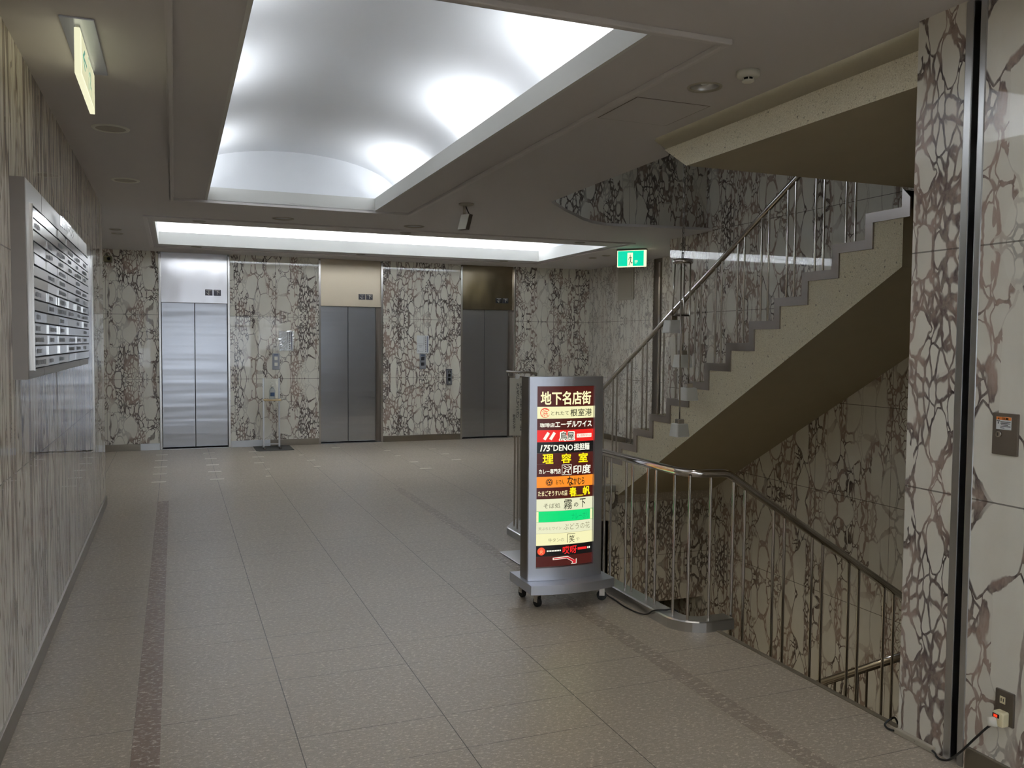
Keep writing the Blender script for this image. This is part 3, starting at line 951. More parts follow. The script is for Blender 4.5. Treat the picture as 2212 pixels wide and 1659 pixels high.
# landing slab over the lower stair, flush with the pier, chamfered along its open edge
SZ = 2.575
SB = 2.715
lp = [(2.557, SZ), (4.24, SZ), (4.24 + (SB - SZ) / 0.58, SB), (2.557, SB)]
lq = [(2.557, SB), (4.24 + (SB - SZ) / 0.58, SB), (7.6, SZ + 3.36 * 0.58), (7.6, SZ + 3.36 * 0.58 + 0.42), (4.24, SZ + 0.42), (2.557, SZ + 0.42)]
m = MB()
m.prism(lp, 2.738, 3.95, f=lambda u, v, w: (w, u, v), mi=0)
m.prism(lq, 2.76, 3.95, f=lambda u, v, w: (w, u, v), mi=2)
m.box(3.95, SXW - 0.004, 2.557, 4.24, SZ, SZ + 0.4)
o = struct(m, 'landing_slab', [M['speck'], M['soffit'], M['bandpaint']])
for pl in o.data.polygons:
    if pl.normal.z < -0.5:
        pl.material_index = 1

# lower flights: one goes right from the floor edge, the next runs back under the upper stair
m = MB()
TL, RL = 0.275, 0.175
n1 = 8
pr = [(2.742, 0.0 - RL)]
for k in range(n1):
    pr.append((2.742 + k * TL, -(k + 1) * RL))
    pr.append((2.742 + (k + 1) * TL, -(k + 1) * RL))
xe = 2.742 + n1 * TL
pr = pr[1:]
pr += [(SXW - 0.005, -n1 * RL), (SXW - 0.005, -n1 * RL - 0.2), (xe, -n1 * RL - 0.2), (2.742, -0.36)]
m.prism(pr, 2.558, 3.93, f=lambda u, v, w: (u, w, v))
lo = thing('lower_staircase', (2.74, 3.2, 0), 'flight of steps going down to the right beyond the floor edge', 'staircase')
m.build('flight', M['tread'], lo)
m = MB()
pr = []
for k in range(12):
    pr.append((3.93 + k * 0.29, -n1 * RL - (k + 1) * RL))
    pr.append((3.93 + (k + 1) * 0.29, -n1 * RL - (k + 1) * RL))
pr += [(3.93 + 12 * 0.29, -3.55), (3.93, -n1 * RL - 0.5)]
m.prism(pr, 4.34, SXW - 0.002, f=lambda u, v, w: (w, u, v))
m.build('return_flight', M['tread'], lo)
rl = thing('lower_stair_railing', (4.25, 4.5, -1.5), 'dark handrail low in the stairwell behind the descending balusters', 'railing')
zz = lambda y: -0.40 - (y - 4.03) * 0.62
MB().tube([(4.25, y, zz(y)) for y in (3.75, 4.2, 5.0, 6.0, 7.6)], 0.022, 12).build('handrail', M['chrome'], rl)
MB().tube([(4.25, y, zz(y) - 0.028) for y in (3.75, 5.0, 7.6)], 0.007, 8).build('underrail', M['darksteel'], rl)
for k in range(10):
    for d in (0.07, 0.15):
        y = 3.95 + k * 0.29 + d
        MB().cyl((4.25, y, zz(y) - 1.05), (4.25, y, zz(y)), 0.008, 8, caps=False).build('baluster', M['darksteel'], rl)

# railing round the stairwell: steel kerb, handrail that turns down the lower flight, balusters
gr = thing('stairwell_railing', (2.55, 5.0, 0), 'polished steel railing on a low kerb around the stairwell edge', 'railing')


def rounded(pts, r, seg=8):
    out = [Vector(pts[0])]
    for a, b, c in zip(pts, pts[1:], pts[2:]):
        a, b, c = Vector(a), Vector(b), Vector(c)
        d0, d1 = (a - b).normalized(), (c - b).normalized()
        ang = d0.angle(d1)
        k = min(r / math.tan(ang / 2), (a - b).length * 0.49, (c - b).length * 0.49)
        rr = k * math.tan(ang / 2)
        p0, p1 = b + d0 * k, b + d1 * k
        cen = b + (d0 + d1).normalized() * (rr / sin(ang / 2))
        v0, v1 = p0 - cen, p1 - cen
        tot = v0.angle(v1)
        for i in range(seg + 1):
            t_ = i / seg
            out.append(cen + (v0 * sin((1 - t_) * tot) + v1 * sin(t_ * tot)) / sin(tot))
    out.append(Vector(pts[-1]))
    return out


kp = rounded([(2.83, 3.885, 0), (2.552, 3.885, 0), (2.552, 6.42, 0), (2.70, 6.63, 0), (4.10, 7.98, 0), (4.33, 8.02, 0)], 0.14)
m = MB().strip([(p.x, p.y) for p in kp], [(-0.055, 0), (-0.055, 0.052), (-0.047, 0.058), (0.047, 0.058), (0.055, 0.052), (0.055, 0)])
m.build('kerb', M['steel'], gr)
YD = 3.885
hz = 0.858
xd = 2.80
dsl = 0.636
xend = 4.75
hp = rounded([(xend, YD, hz - (xend - xd) * dsl), (xd, YD, hz - 0.006), (2.552, YD, hz), (2.552, 6.42, hz), (2.70, 6.63, hz), (4.10, 7.98, hz), (4.20, 8.02, hz)], 0.12, 8)
MB().tube(hp, 0.0225, 16).build('handrail', M['chrome'], gr)
ys = [4.01, 4.205, 4.295, 4.475, 4.55, 4.745, 4.83, 5.02, 5.10, 5.29, 5.37, 5.56, 5.64, 5.83, 5.91, 6.10, 6.18, 6.32]
for y in ys:
    MB().cyl((2.552, y, 0.056), (2.552, y, hz - 0.01), 0.0078, 12, caps=False).build('baluster', M['chrome'], gr)
for (x, y) in ((2.575, 3.898), (2.70, YD), (2.565, 6.42), (2.70, 6.63), (2.95, 6.87), (3.02, 6.94), (3.3, 7.21), (3.37, 7.27), (3.7, 7.6), (3.77, 7.66), (4.08, 7.95), (4.2, 8.0)):
    MB().cyl((x, y, 0.056), (x, y, hz - 0.01), 0.0078, 12, caps=False).build('baluster', M['chrome'], gr)
for k in range(6):
    for d in (0.106, 0.183):
        x = 2.742 + k * TL + d
        if x < xend:
            MB().cyl((x, YD, -(k + 1) * RL - 0.01), (x, YD, hz - (x - xd) * dsl - 0.01), 0.0085, 12, caps=False).build('baluster', M['chrome'], gr)

# hanging lamp in the stair opening
CXp, CYp = 4.10, 6.375
ch = thing('chandelier', (CXp, CYp, 2.27), 'chrome chandelier of four frosted square lamps hanging by a chain in the stair opening', 'chandelier')
MB().lathe([(0, 0.02), (0.05, 0.02), (0.084, 0.014), (0.088, 0.0), (0.088, -0.016), (0.083, -0.024), (0, -0.024)], (CXp, CYp, 2.275), 32).build('canopy', M['chrome'], ch)
MB().lathe([(0, 0.008), (0.06, 0.008), (0.062, -0.008), (0, -0.008)], (CXp, CYp, 1.805), 24).build('spacer', M['darksteel'], ch)
m = MB()
zc_ = 2.30
k = 0
while zc_ < 6.15:
    a = (1, 0, 0) if k % 2 else (0, 1, 0)
    pts = []
    for i in range(12):
        t_ = 2 * pi * i / 12
        u, v = 0.011 * cos(t_), 0.02 * sin(t_) + (0.006 if sin(t_) > 0 else -0.006)
        pts.append((CXp + a[0] * u, CYp + a[1] * u, zc_ + 0.022 + v))
    m.tube(pts, 0.0032, 6, closed=True)
    zc_ += 0.043
    k += 1
m.build('chain', M['darksteel'], ch)
MB().tube([(CXp - 0.012 + 0.01 * sin(i), CYp, 2.30 + i * 0.25) for i in range(15)], 0.003, 6).build('wire', M['darksteel'], ch)


def sqring(m, c, a, rd, z, n=4):
    pts = []
    for q, (sx, sy) in enumerate(((1, 1), (-1, 1), (-1, -1), (1, -1))):
        for i in range(n + 1):
            t_ = q * pi / 2 + (pi / 2) * i / n
            pts.append((c[0] + sx * (a - rd) + rd * cos(t_), c[1] + sy * (a - rd) + rd * sin(t_)))
    return [m.bm.verts.new((x, y, z)) for x, y in pts]


def sqsolid(m, c, prof, rd=0.3):
    rg = [sqring(m, c, a, a * rd, z) for a, z in prof]
    for A, B in zip(rg, rg[1:]):
        for i in range(len(A)):
            fc = m.bm.faces.new((A[i], A[(i + 1) % len(A)], B[(i + 1) % len(A)], B[i]))
    m.bm.faces.new(rg[0])
    m.bm.faces.new(rg[-1])


lamps = [(-0.047, 0.047, 1.704, -0.014, 0.01), (0.047, 0.047, 1.404, -0.004, 0.0), (0.047, -0.047, 1.12, 0.0, 0.0), (-0.047, -0.047, 0.81, 0.004, -0.01)]
for dx, dy, zc, ex, ey in lamps:
    x, y = CXp + dx + ex, CYp + dy + ey
    MB().cyl((CXp + dx, CYp + dy, 2.26), (x, y, zc + 0.09), 0.0065, 8).build('rod', M['chrome'], ch)
    m = MB()
    sqsolid(m, (x, y), [(0.030, zc + 0.055), (0.030, zc + 0.095), (0.024, zc + 0.1)], 0.25)
    m.build('lamp_cap', M['chrome'], ch)
    m = MB()
    sqsolid(m, (x, y), [(0.05, zc + 0.06), (0.056, zc + 0.054), (0.066, zc - 0.045), (0.064, zc - 0.052)], 0.22)
    m.build('lamp_shade', M['lampglass'], ch)

# ---------------------------------------------------------------- directory board on the left wall
bd = thing('directory_board', (LX, 5.3, 1.385), 'long steel tenant directory board with rows of nameplates on the left wall', 'directory board')
fx = -0.560
MB().box(LX, fx, 4.01, 6.62, 1.385, 2.213).build('backing', M['board'], bd, bevel=0.004)
MB().box(LX, fx - 0.002, 4.003, 4.0105, 1.385, 2.213).build('end_cap', M['darksteel'], bd)
m = MB()
for yy in (4.46, 6.05):
    m.box(fx - 0.001, fx + 0.0006, yy - 0.0015, yy + 0.0015, 1.387, 2.211)
m.build('backing_joint', M['darksteel'], bd)
geo = text_geo('敷島ビルディング', 0.66, 0.062, 0.03)
m = MB()
put_geo(m, geo, lambda u, v: (fx + 0.022, 5.265 + u, 2.163 + v))
bmesh.ops.solidify(m.bm, geom=m.bm.faces[:], thickness=0.02)
o = m.build('raised_lettering', M['ink'], bd)
m = MB()
put_geo(m, text_geo('敷島ビルディング', 0.65, 0.056, 0.0), lambda u, v: (fx + 0.0228, 5.265 + u, 2.163 + v))
m.build('letter_face', M['plate'], o)
cw, rh = 0.412, 0.0491
for r in range(14):
    for c_ in range(6):
        y0 = 4.112 + c_ * cw
        z1 = 2.116 - r * rh
        tl = random.uniform(-0.02, 0.02)
        tz = random.uniform(-0.03, 0.03)
        m = MB().obox((fx + 0.006, y0 + cw / 2, z1 - rh / 2 - 0.002), (0.003, 0, tz * 0.003), (tl * cw / 2, cw / 2 - 0.004, 0), (0.0002, 0, rh / 2 - 0.0035))
        pl_ = m.build('nameplate', M['plate'], bd)
        if random.random() < 0.7 and not (r < 1):
            g = MB()
            nb = random.randint(4, 9)
            x_ = y0 + 0.06
            for k in range(nb):
                wv = random.uniform(0.012, 0.022)
                hh = random.uniform(0.008, 0.011)
                g.box(fx + 0.0105 + abs(tl) * 0.12, fx + 0.0112 + abs(tl) * 0.12, x_, x_ + wv, z1 - rh / 2 - 0.002 - hh, z1 - rh / 2 - 0.002 + hh)
                x_ += wv + 0.012
                if x_ > y0 + cw - 0.05:
                    break
            g.build('engraved_marks', M['greyink'], pl_)
m = MB()
for r in range(15):
    z = 2.116 - r * rh
    m.box(fx - 0.001, fx + 0.0095, 4.108, 4.112 + 6 * cw, z - 0.0032, z + 0.002)
m.build('plate_rail', M['void'], bd)
MB().box(fx - 0.001, fx + 0.012, 4.095, 4.106, 1.42, 2.12).build('side_rail', M['chrome'], bd)

# ---------------------------------------------------------------- lit shop sign
XL, XRr, ZB, ZT, YF = 1.923, 2.403, 0.152, 1.356, 4.585
XC, HW, BUL = (XL + XRr) / 2, (XRr - XL) / 2, 0.034
fr = lambda x, s=1.0: YF - BUL * s * (1 - ((x - XC) / HW) ** 2)
sgn_ = thing('shop_sign', (XC, YF + 0.06, 0), 'lit steel floor sign listing basement shops, standing on castors', 'sign')
WX0, WX1, WZ0, WZ1 = 1.967, 2.342, 0.226, 1.302
m = MB()


def curved(m, x0, x1, z0, z1, dy, n=14, thick=None):
    for i in range(n):
        xa, xb = x0 + (x1 - x0) * i / n, x0 + (x1 - x0) * (i + 1) / n
        f_ = m.face([(xa, fr(xa) + dy, z0), (xb, fr(xb) + dy, z0), (xb, fr(xb) + dy, z1), (xa, fr(xa) + dy, z1)])
        if thick:
            m.face([(xa, fr(xa) + dy, z1), (xb, fr(xb) + dy, z1), (xb, fr(xb) + dy + thick, z1), (xa, fr(xa) + dy + thick, z1)])
            m.face([(xa, fr(xa) + dy, z0), (xb, fr(xb) + dy, z0), (xb, fr(xb) + dy + thick, z0), (xa, fr(xa) + dy + thick, z0)])
    if thick:
        for x in (x0, x1):
            m.face([(x, fr(x) + dy, z0), (x, fr(x) + dy + thick, z0), (x, fr(x) + dy + thick, z1), (x, fr(x) + dy, z1)])


curved(m, XL, WX0, ZB, ZT, 0, 3, 0.02)
curved(m, WX1, XRr, ZB, ZT, 0, 3, 0.02)
curved(m, WX0, WX1, ZB, WZ0, 0, 14, 0.02)
curved(m, WX0, WX1, WZ1, ZT, 0, 14, 0.02)
bmesh.ops.remove_doubles(m.bm, verts=m.bm.verts, dist=1e-5)
m.build('front_frame', M['signsteel'], sgn_)
m = MB()
m.prism([(XL, YF + 0.018), (XL + 0.0, YF + 0.125), (XRr, YF + 0.125), (XRr, YF + 0.018)] + [(XRr - (XRr - XL) * i / 10, fr(XRr - (XRr - XL) * i / 10) + 0.019) for i in range(1, 10)], ZB, ZT - 0.001)
m.build('cabinet', M['darksteel'], sgn_)
# base plate with curved front
bp = [(1.900, 4.82), (2.440, 4.82)] + [(2.440 - 0.54 * i / 14, 4.483 - 0.042 * (1 - ((2.440 - 0.54 * i / 14 - 2.17) / 0.27) ** 2)) for i in range(15)]
MB().prism(bp, 0.098, 0.151).build('base_plate', M['signsteel'], sgn_)
for cx_, cy_, an in ((1.975, 4.565, 0.3), (2.395, 4.555, 1.2), (1.965, 4.775, 0.2), (2.39, 4.775, 0.9)):
    dx, dy = cos(an), sin(an)
    ca = MB().obox((cx_, cy_, 0.093), (0.022, 0, 0), (0, 0.022, 0), (0, 0, 0.006)).build('caster', M['chrome'], sgn_)
    m = MB()
    for s in (-1, 1):
        m.obox((cx_ + s * 0.014 * dx, cy_ + s * 0.014 * dy, 0.06), (0.0015 * dx, 0.0015 * dy, 0), (-0.016 * dy, 0.016 * dx, 0), (0.008 * -dy * 0, 0, 0.03))
    m.build('fork', M['chrome'], ca)
    MB().cyl((cx_ - 0.011 * dx, cy_ - 0.011 * dy, 0.030), (cx_ + 0.011 * dx, cy_ + 0.011 * dy, 0.030), 0.030, 20).build('wheel', M['black'], ca, bevel=0.003)

CR, BR, RD, BK, OR, GN = srgb(244, 240, 186), srgb(74, 22, 16), srgb(236, 36, 30), srgb(12, 10, 10), srgb(250, 146, 40), srgb(0, 220, 120)
PAL = srgb(232, 232, 196)
EM = {}


def em(nm, col, s=1.0):
    if nm not in EM:
        EM[nm] = emis('backlit_' + nm, col, s)
    return EM[nm]


bounds = [1.300, 1.1806, 1.109, 1.0427, 0.971, 0.905, 0.8406, 0.767, 0.701, 0.634, 0.5603, 0.496, 0.427, 0.3564, 0.291, 0.2296]
bgs = [('brown', BR), ('cream', CR), ('brown', BR), ('red', RD), ('blackpanel', BK), ('brown', BR), ('brown', BR), ('orangepanel', OR), ('brown', BR), ('pale', PAL), ('green', GN), ('pale', PAL), ('cream', CR), ('blackpanel', BK), ('brown', BR)]
WW = WX1 - WX0 - 0.006
panels = []
for i, (nm, col) in enumerate(bgs):
    z1, z0 = bounds[i], bounds[i + 1]
    m = MB()
    curved(m, WX0 + 0.003, WX1 - 0.003, z0 + 0.0012, z1 - 0.0008, 0.014, 14, 0.004)
    panels.append(m.build('sign_panel', em(nm, col, 1.0), sgn_))
    if nm == 'green':
        g = MB()
        curved(g, WX0 + 0.003, WX0 + 0.018, z0 + 0.002, z1 - 0.001, 0.0132, 2)
        curved(g, WX1 - 0.02, WX1 - 0.003, z0 + 0.002, z1 - 0.001, 0.0132, 2)
        g.build('panel_margin', em('cream', CR), panels[-1])


def onpanel(i, u, v, dy=0.0125):
    """u,v in 0..1 across panel i"""
    x = WX0 + 0.003 + u * WW
    return (x, fr(x) + dy, bounds[i + 1] + v * (bounds[i] - bounds[i + 1]))


def lettering(i, body, u0, u1, v0, v1, colname, col, bold=0.0, s=1.0, slant=0.0, dy=0.0125, name='lettering'):
    w_, h_ = u1 - u0, v1 - v0
    geo = text_geo(body, w_, h_, bold, slant)
    m = MB()
    put_geo(m, geo, lambda a, b: onpanel(i, (u0 + u1) / 2 + a, (v0 + v1) / 2 + b, dy))
    return m.build(name, em(colname, col, s), panels[i])


LT = srgb(255, 244, 190)
WH = srgb(255, 255, 235)
YL = srgb(255, 232, 20)
INK = srgb(20, 16, 10)
GRY = srgb(150, 146, 116)
DG = srgb(0, 170, 96)
RD2 = srgb(240, 70, 50)


def ring(i, cu, cv, ru, r0, colname, col, a0=0.0, a1=2 * pi, name='emblem', dy=0.0122, s=1.0, n=28, taper=False):
    """annulus on panel i; ru outer radius in metres, r0 inner"""
    x0_, _, z0_ = onpanel(i, cu, cv)
    m = MB()
    for k in range(n):
        t0, t1 = a0 + (a1 - a0) * k / n, a0 + (a1 - a0) * (k + 1) / n
        q0 = r0 + (ru - r0) * (0.6 * k / n if taper else 0)
        pts = []
        for t_, rr in ((t0, q0), (t1, q0), (t1, ru), (t0, ru)):
            x = x0_ + rr * cos(t_)
            pts.append((x, fr(x) + dy, z0_ + rr * sin(t_)))
        if q0 < 1e-6:
            pts = pts[1:]
        m.face(pts)
    return m.build(name, em(colname, col, s), panels[i])


def quad(i, pts, colname, col, name='emblem', dy=0.0122, s=1.0):
    m = MB()
    m.face([onpanel(i, u, v, dy) for u, v in pts])
    return m.build(name, em(colname, col, s), panels[i])


lettering(0, '地下名店街', 0.06, 0.94, 0.10, 0.74, 'letter', LT, 0.03, 1.05)
ring(1, 0.13, 0.5, 0.029, 0.0225, 'redink', RD2, 0.5, 5.9, taper=True)
lettering(1, '浜', 0.085, 0.175, 0.22, 0.8, 'redink', RD2, 0.01)
lettering(1, 'とれたて', 0.23, 0.53, 0.30, 0.62, 'inkletter', INK, 0.0)
lettering(1, '根室港', 0.56, 0.96, 0.18, 0.80, 'inkletter', INK, 0.01)
lettering(2, '珈琲店', 0.05, 0.29, 0.26, 0.62, 'letter2', WH, 0.025)
lettering(2, 'エーデルワイス', 0.30, 0.96, 0.22, 0.80, 'letter2', WH, 0.035)
for du in (0.0, 0.10):
    quad(3, [(0.10 + du, 0.28), (0.14 + du, 0.16), (0.21 + du, 0.72), (0.17 + du, 0.86)], 'letter2', WH)
lettering(3, '鳥屋', 0.37, 0.64, 0.13, 0.85, 'letter2', WH, 0.09, dy=0.0125)
lettering(3, '鳥屋', 0.385, 0.625, 0.17, 0.81, 'inkletter', INK, 0.015, dy=0.0118)
quad(3, [(0.68, 0.32), (0.96, 0.32), (0.96, 0.64), (0.68, 0.64)], 'letter2', WH)
lettering(3, '札幌駅前店', 0.69, 0.95, 0.37, 0.59, 'redink', RD2, 0.0, dy=0.0115)
lettering(4, '175', 0.06, 0.22, 0.2, 0.74, 'letter2', WH, 0.04, 1.1, 0.25)
quad(4, [(0.23, 0.6), (0.245, 0.58), (0.262, 0.76), (0.24, 0.76)], 'letter2', WH, 'lettering')
lettering(4, 'DENO', 0.275, 0.61, 0.22, 0.74, 'letter2', WH, 0.02)
lettering(4, '担担麺', 0.63, 0.92, 0.2, 0.82, 'letter2', WH, 0.03)
for k, chh in enumerate('理容室'):
    lettering(5, chh, 0.10 + 0.31 * k, 0.27 + 0.31 * k, 0.08, 0.92, 'yellow', YL, 0.03, 1.1)
lettering(6, 'カレー専門店', 0.04, 0.40, 0.22, 0.62, 'letter2', WH, 0.02)
m = MB()
for (u0, u1, v0, v1) in ((0.42, 0.59, 0.90, 0.93), (0.42, 0.59, 0.10, 0.13), (0.42, 0.427, 0.1, 0.93), (0.583, 0.59, 0.1, 0.93)):
    m.face([onpanel(6, u0, v0), onpanel(6, u1, v0), onpanel(6, u1, v1), onpanel(6, u0, v1)])
for pts in ([(0.45, 0.85), (0.5, 0.7), (0.57, 0.62)], [(0.44, 0.7), (0.5, 0.55), (0.56, 0.5), (0.575, 0.7), (0.52, 0.84)], [(0.44, 0.3), (0.5, 0.42), (0.55, 0.2)], [(0.48, 0.5), (0.47, 0.25), (0.45, 0.16)], [(0.53, 0.47), (0.54, 0.3)]):
    for (ua, va), (ub, vb) in zip(pts, pts[1:]):
        A, B = Vector((ua, va)), Vector((ub, vb))
        d = (B - A).normalized()
        n_ = Vector((-d.y * 0.008, d.x * 0.02))
        m.face([onpanel(6, *(A + n_)), onpanel(6, *(B + n_)), onpanel(6, *(B - n_)), onpanel(6, *(A - n_))])
m.build('emblem', em('letter2', WH), panels[6])
lettering(6, '印度', 0.62, 0.95, 0.14, 0.84, 'letter2', WH, 0.025)
ring(7, 0.21, 0.5, 0.0215, 0.0185, 'inkletter', INK)
ring(7, 0.21, 0.5, 0.0165, 0.0, 'inkletter', INK, n=20)
for k in range(5):
    a = pi / 2 + 2 * pi * k / 5
    x_, _, z_ = onpanel(7, 0.21, 0.5)
    m = MB()
    pts = []
    for j in range(10):
        px, pz = x_ + 0.009 * cos(a) + 0.0045 * cos(j * pi / 5), z_ + 0.009 * sin(a) + 0.0045 * sin(j * pi / 5)
        pts.append((px, fr(px) + 0.0116, pz))
    m.face(pts)
    m.build('emblem_petal', em('orangepanel', OR), panels[7])
lettering(7, 'おでん', 0.32, 0.46, 0.28, 0.70, 'inkletter', INK, 0.01)
lettering(7, 'な', 0.52, 0.62, 0.12, 0.95, 'inkletter', INK, 0.03)
lettering(7, 'かむら', 0.63, 0.83, 0.18, 0.80, 'inkletter', INK, 0.025)
lettering(8, 'たまごぞうすいの店', 0.03, 0.52, 0.26, 0.74, 'letter', LT, 0.012, 1.05)
lettering(8, '春', 0.56, 0.68, 0.14, 0.94, 'yellow', YL, 0.03, 1.1)
lettering(8, '帆', 0.81, 0.94, 0.2, 0.96, 'yellow', YL, 0.03, 1.1)
lettering(8, 'Shunpan', 0.66, 0.81, 0.10, 0.28, 'yellow', YL, 0.02, 1.1)
lettering(9, 'そば処', 0.12, 0.40, 0.24, 0.66, 'darkgrey', srgb(96, 92, 72), 0.0)
lettering(9, '霧', 0.46, 0.61, 0.1, 0.9, 'inkletter', INK, 0.005)
lettering(9, 'の', 0.64, 0.72, 0.26, 0.6, 'inkletter', INK, 0.01)
lettering(9, '下', 0.75, 0.86, 0.16, 0.88, 'inkletter', INK, 0.01)
lettering(10, 'ナレーホリ', 0.60, 0.92, 0.14, 0.72, 'darkgreen', DG, 0.0)
lettering(11, '天ぷらとワイン', 0.04, 0.42, 0.32, 0.58, 'grey', GRY, 0.0)
lettering(11, 'ぶどうの花', 0.46, 0.95, 0.24, 0.80, 'grey', srgb(130, 126, 98), 0.0)
lettering(12, '牛タンの', 0.20, 0.47, 0.28, 0.62, 'grey', GRY, 0.0)
quad(12, [(0.525, 0.16), (0.535, 0.16), (0.535, 0.86), (0.525, 0.86)], 'darkgrey', srgb(96, 92, 72), 'lettering')
quad(12, [(0.525, 0.86), (0.67, 0.86), (0.67, 0.91), (0.525, 0.91)], 'darkgrey', srgb(96, 92, 72), 'lettering')
lettering(12, '笑', 0.56, 0.66, 0.14, 0.76, 'inkletter', INK, 0.0)
lettering(12, 'や', 0.69, 0.75, 0.24, 0.54, 'grey', GRY, 0.0)
ring(13, 0.09, 0.5, 0.0235, 0.0, 'redlamp', srgb(250, 84, 50), n=24)
lettering(13, '火', 0.065, 0.115, 0.3, 0.66, 'orangelamp', srgb(255, 200, 140), 0.02, dy=0.0116)
m = MB()
for k in range(9):
    u = 0.18 + 0.027 * k
    m.face([onpanel(13, u, 0.44), onpanel(13, u + 0.02, 0.44), onpanel(13, u + 0.02, 0.57), onpanel(13, u, 0.57)])
m.build('lettering', em('letter2', WH), panels[13])
lettering(13, '哎呀', 0.45, 0.70, 0.14, 0.86, 'redlamp2', srgb(250, 40, 40), 0.012, 1.1)
quad(13, [(0.72, 0.42), (0.89, 0.42), (0.89, 0.64), (0.72, 0.64)], 'redlamp2', srgb(250, 40, 40))
m = MB()
for k in range(2):
    u = 0.905 + 0.032 * k
    m.face([onpanel(13, u, 0.44), onpanel(13, u + 0.022, 0.44), onpanel(13, u + 0.022, 0.62), onpanel(13, u, 0.62)])
m.build('lettering', em('letter2', WH), panels[13])
for cn, cc, e, dy in (('letter2', WH, 0.0, 0.0124), ('redarrow', srgb(206, 30, 44), 0.012, 0.0114)):
    A = [(0.28 + e, 0.86 - 5 * e), (0.54, 0.92 - 5 * e), (0.66 - e * 0.2, 0.50), (0.70 - e, 0.62 - 2 * e), (0.70 - e, 0.12 + 4 * e), (0.60 + e * 1.6, 0.12 + 4 * e), (0.63 + e * 0.6, 0.30 + e), (0.525, 0.70 + 4 * e), (0.28 + e, 0.64 + 5 * e)]
    m = MB()
    tri = tessellate_polygon([[Vector((a[0], a[1], 0)) for a in A]])
    for tt in tri:
        m.face([onpanel(14, A[j][0], A[j][1], dy) for j in tt])
    m.build('arrow', em(cn, cc), panels[14])

# notice stand behind the lit sign, its hanging card
ns = thing('notice_stand', (2.40, 5.66, 0), 'plain steel notice stand with flat floor plate behind the lit shop sign', 'stand')
MB().box(2.225, 2.49, 5.47, 5.86, 0.001, 0.009).build('floor_plate', M['steel'], ns, bevel=0.003)
MB().cyl((2.42, 5.66, 0.008), (2.42, 5.66, 1.34), 0.011, 12).build('pole', M['chrome'], ns)
MB().tube([(2.168, 5.6, 1.352), (2.36, 5.6, 1.345), (2.40, 5.62, 1.335), (2.42, 5.66, 1.325)], 0.0075, 10).tube([(2.188, 5.6, 1.343), (2.188, 5.6, 1.322), (2.20, 5.6, 1.318), (2.34, 5.6, 1.312)], 0.0045, 8).build('hanger_arm', M['chrome'], ns)
cd = thing('hanging_card', (2.25, 5.6, 0.9), 'narrow white card with vertical lettering hanging beside the lit shop sign', 'card')
dv = Vector((0.062, -0.018, 0))
m = MB().obox((2.252, 5.598, 1.103), dv * 0.5 * 1.7, (0.0003, 0.0012, 0), (0, 0, 0.205))
m.build('sheet', M['white'], cd)
MB().box(2.238, 2.268, 5.594, 5.602, 1.30, 1.335).build('clip', M['lampglass'], cd)
nrm = Vector((-0.018, -0.062, 0)).normalized() * 0.0022
for body, off, z0, z1 in (('いますので、お手数ですが階段を、ご利用', 0.34, 0.93, 1.27), ('ないようにしてください。', 0.05, 1.0, 1.27), ('防災センター', -0.25, 0.925, 1.05)):
    n_ = len(body)
    hh = (z1 - z0) / n_
    for k, chh in enumerate(body):
        if chh in '、。':
            geo = [(a + hh * 0.25, b + hh * 0.25) for a, b in text_geo(chh, hh * 0.25, hh * 0.25)[0]], text_geo(chh, 1, 1)[1]
        elif chh == 'ー':
            geo = [(-0.04 * hh, -0.4 * hh), (0.04 * hh, -0.4 * hh), (0.04 * hh, 0.4 * hh), (-0.04 * hh, 0.4 * hh)], [[0, 1, 2, 3]]
        else:
            geo = text_geo(chh, hh * 0.86, hh * 0.86, 0.02)
        m = MB()
        cc = Vector((2.252, 5.598, 0)) + dv * off * 1.25 + nrm
        put_geo(m, geo, lambda a, b: tuple(cc + dv.normalized() * a + Vector((0, 0, z1 - hh * (k + 0.5) + b))))
        m.build('lettering', M['ink'], cd)

# ---------------------------------------------------------------- exit signs
GE = em('exitgreen', srgb(0, 214, 168), 1.1)
CE = em('exitcream', srgb(250, 250, 205), 1.15)
DE = em('exitdark', srgb(30, 96, 84), 0.6)


def runner(m, f):
    """running figure in unit square, f maps (u,v) to xyz"""
    cen = (0.48, 0.84)
    m.face([f(cen[0] + 0.055 * cos(2 * pi * k / 14), cen[1] + 0.07 * sin(2 * pi * k / 14)) for k in range(14)])

    def limb(pts, wd):
        for (a, b), (c_, d_) in zip(pts, pts[1:]):
            A, B = Vector((a, b)), Vector((c_, d_))
            d0 = (B - A).normalized()
            n0 = Vector((-d0.y, d0.x)) * wd
            A, B = A - d0 * wd * 0.5, B + d0 * wd * 0.5
            m.face([f(*(A + n0)), f(*(B + n0)), f(*(B - n0)), f(*(A - n0))])
    limb([(0.50, 0.72), (0.55, 0.42)], 0.07)
    limb([(0.47, 0.70), (0.30, 0.62), (0.20, 0.48)], 0.03)
    limb([(0.53, 0.70), (0.72, 0.66), (0.78, 0.50)], 0.03)
    limb([(0.54, 0.42), (0.42, 0.26), (0.30, 0.06)], 0.045)
    limb([(0.56, 0.42), (0.66, 0.24), (0.88, 0.24)], 0.042)


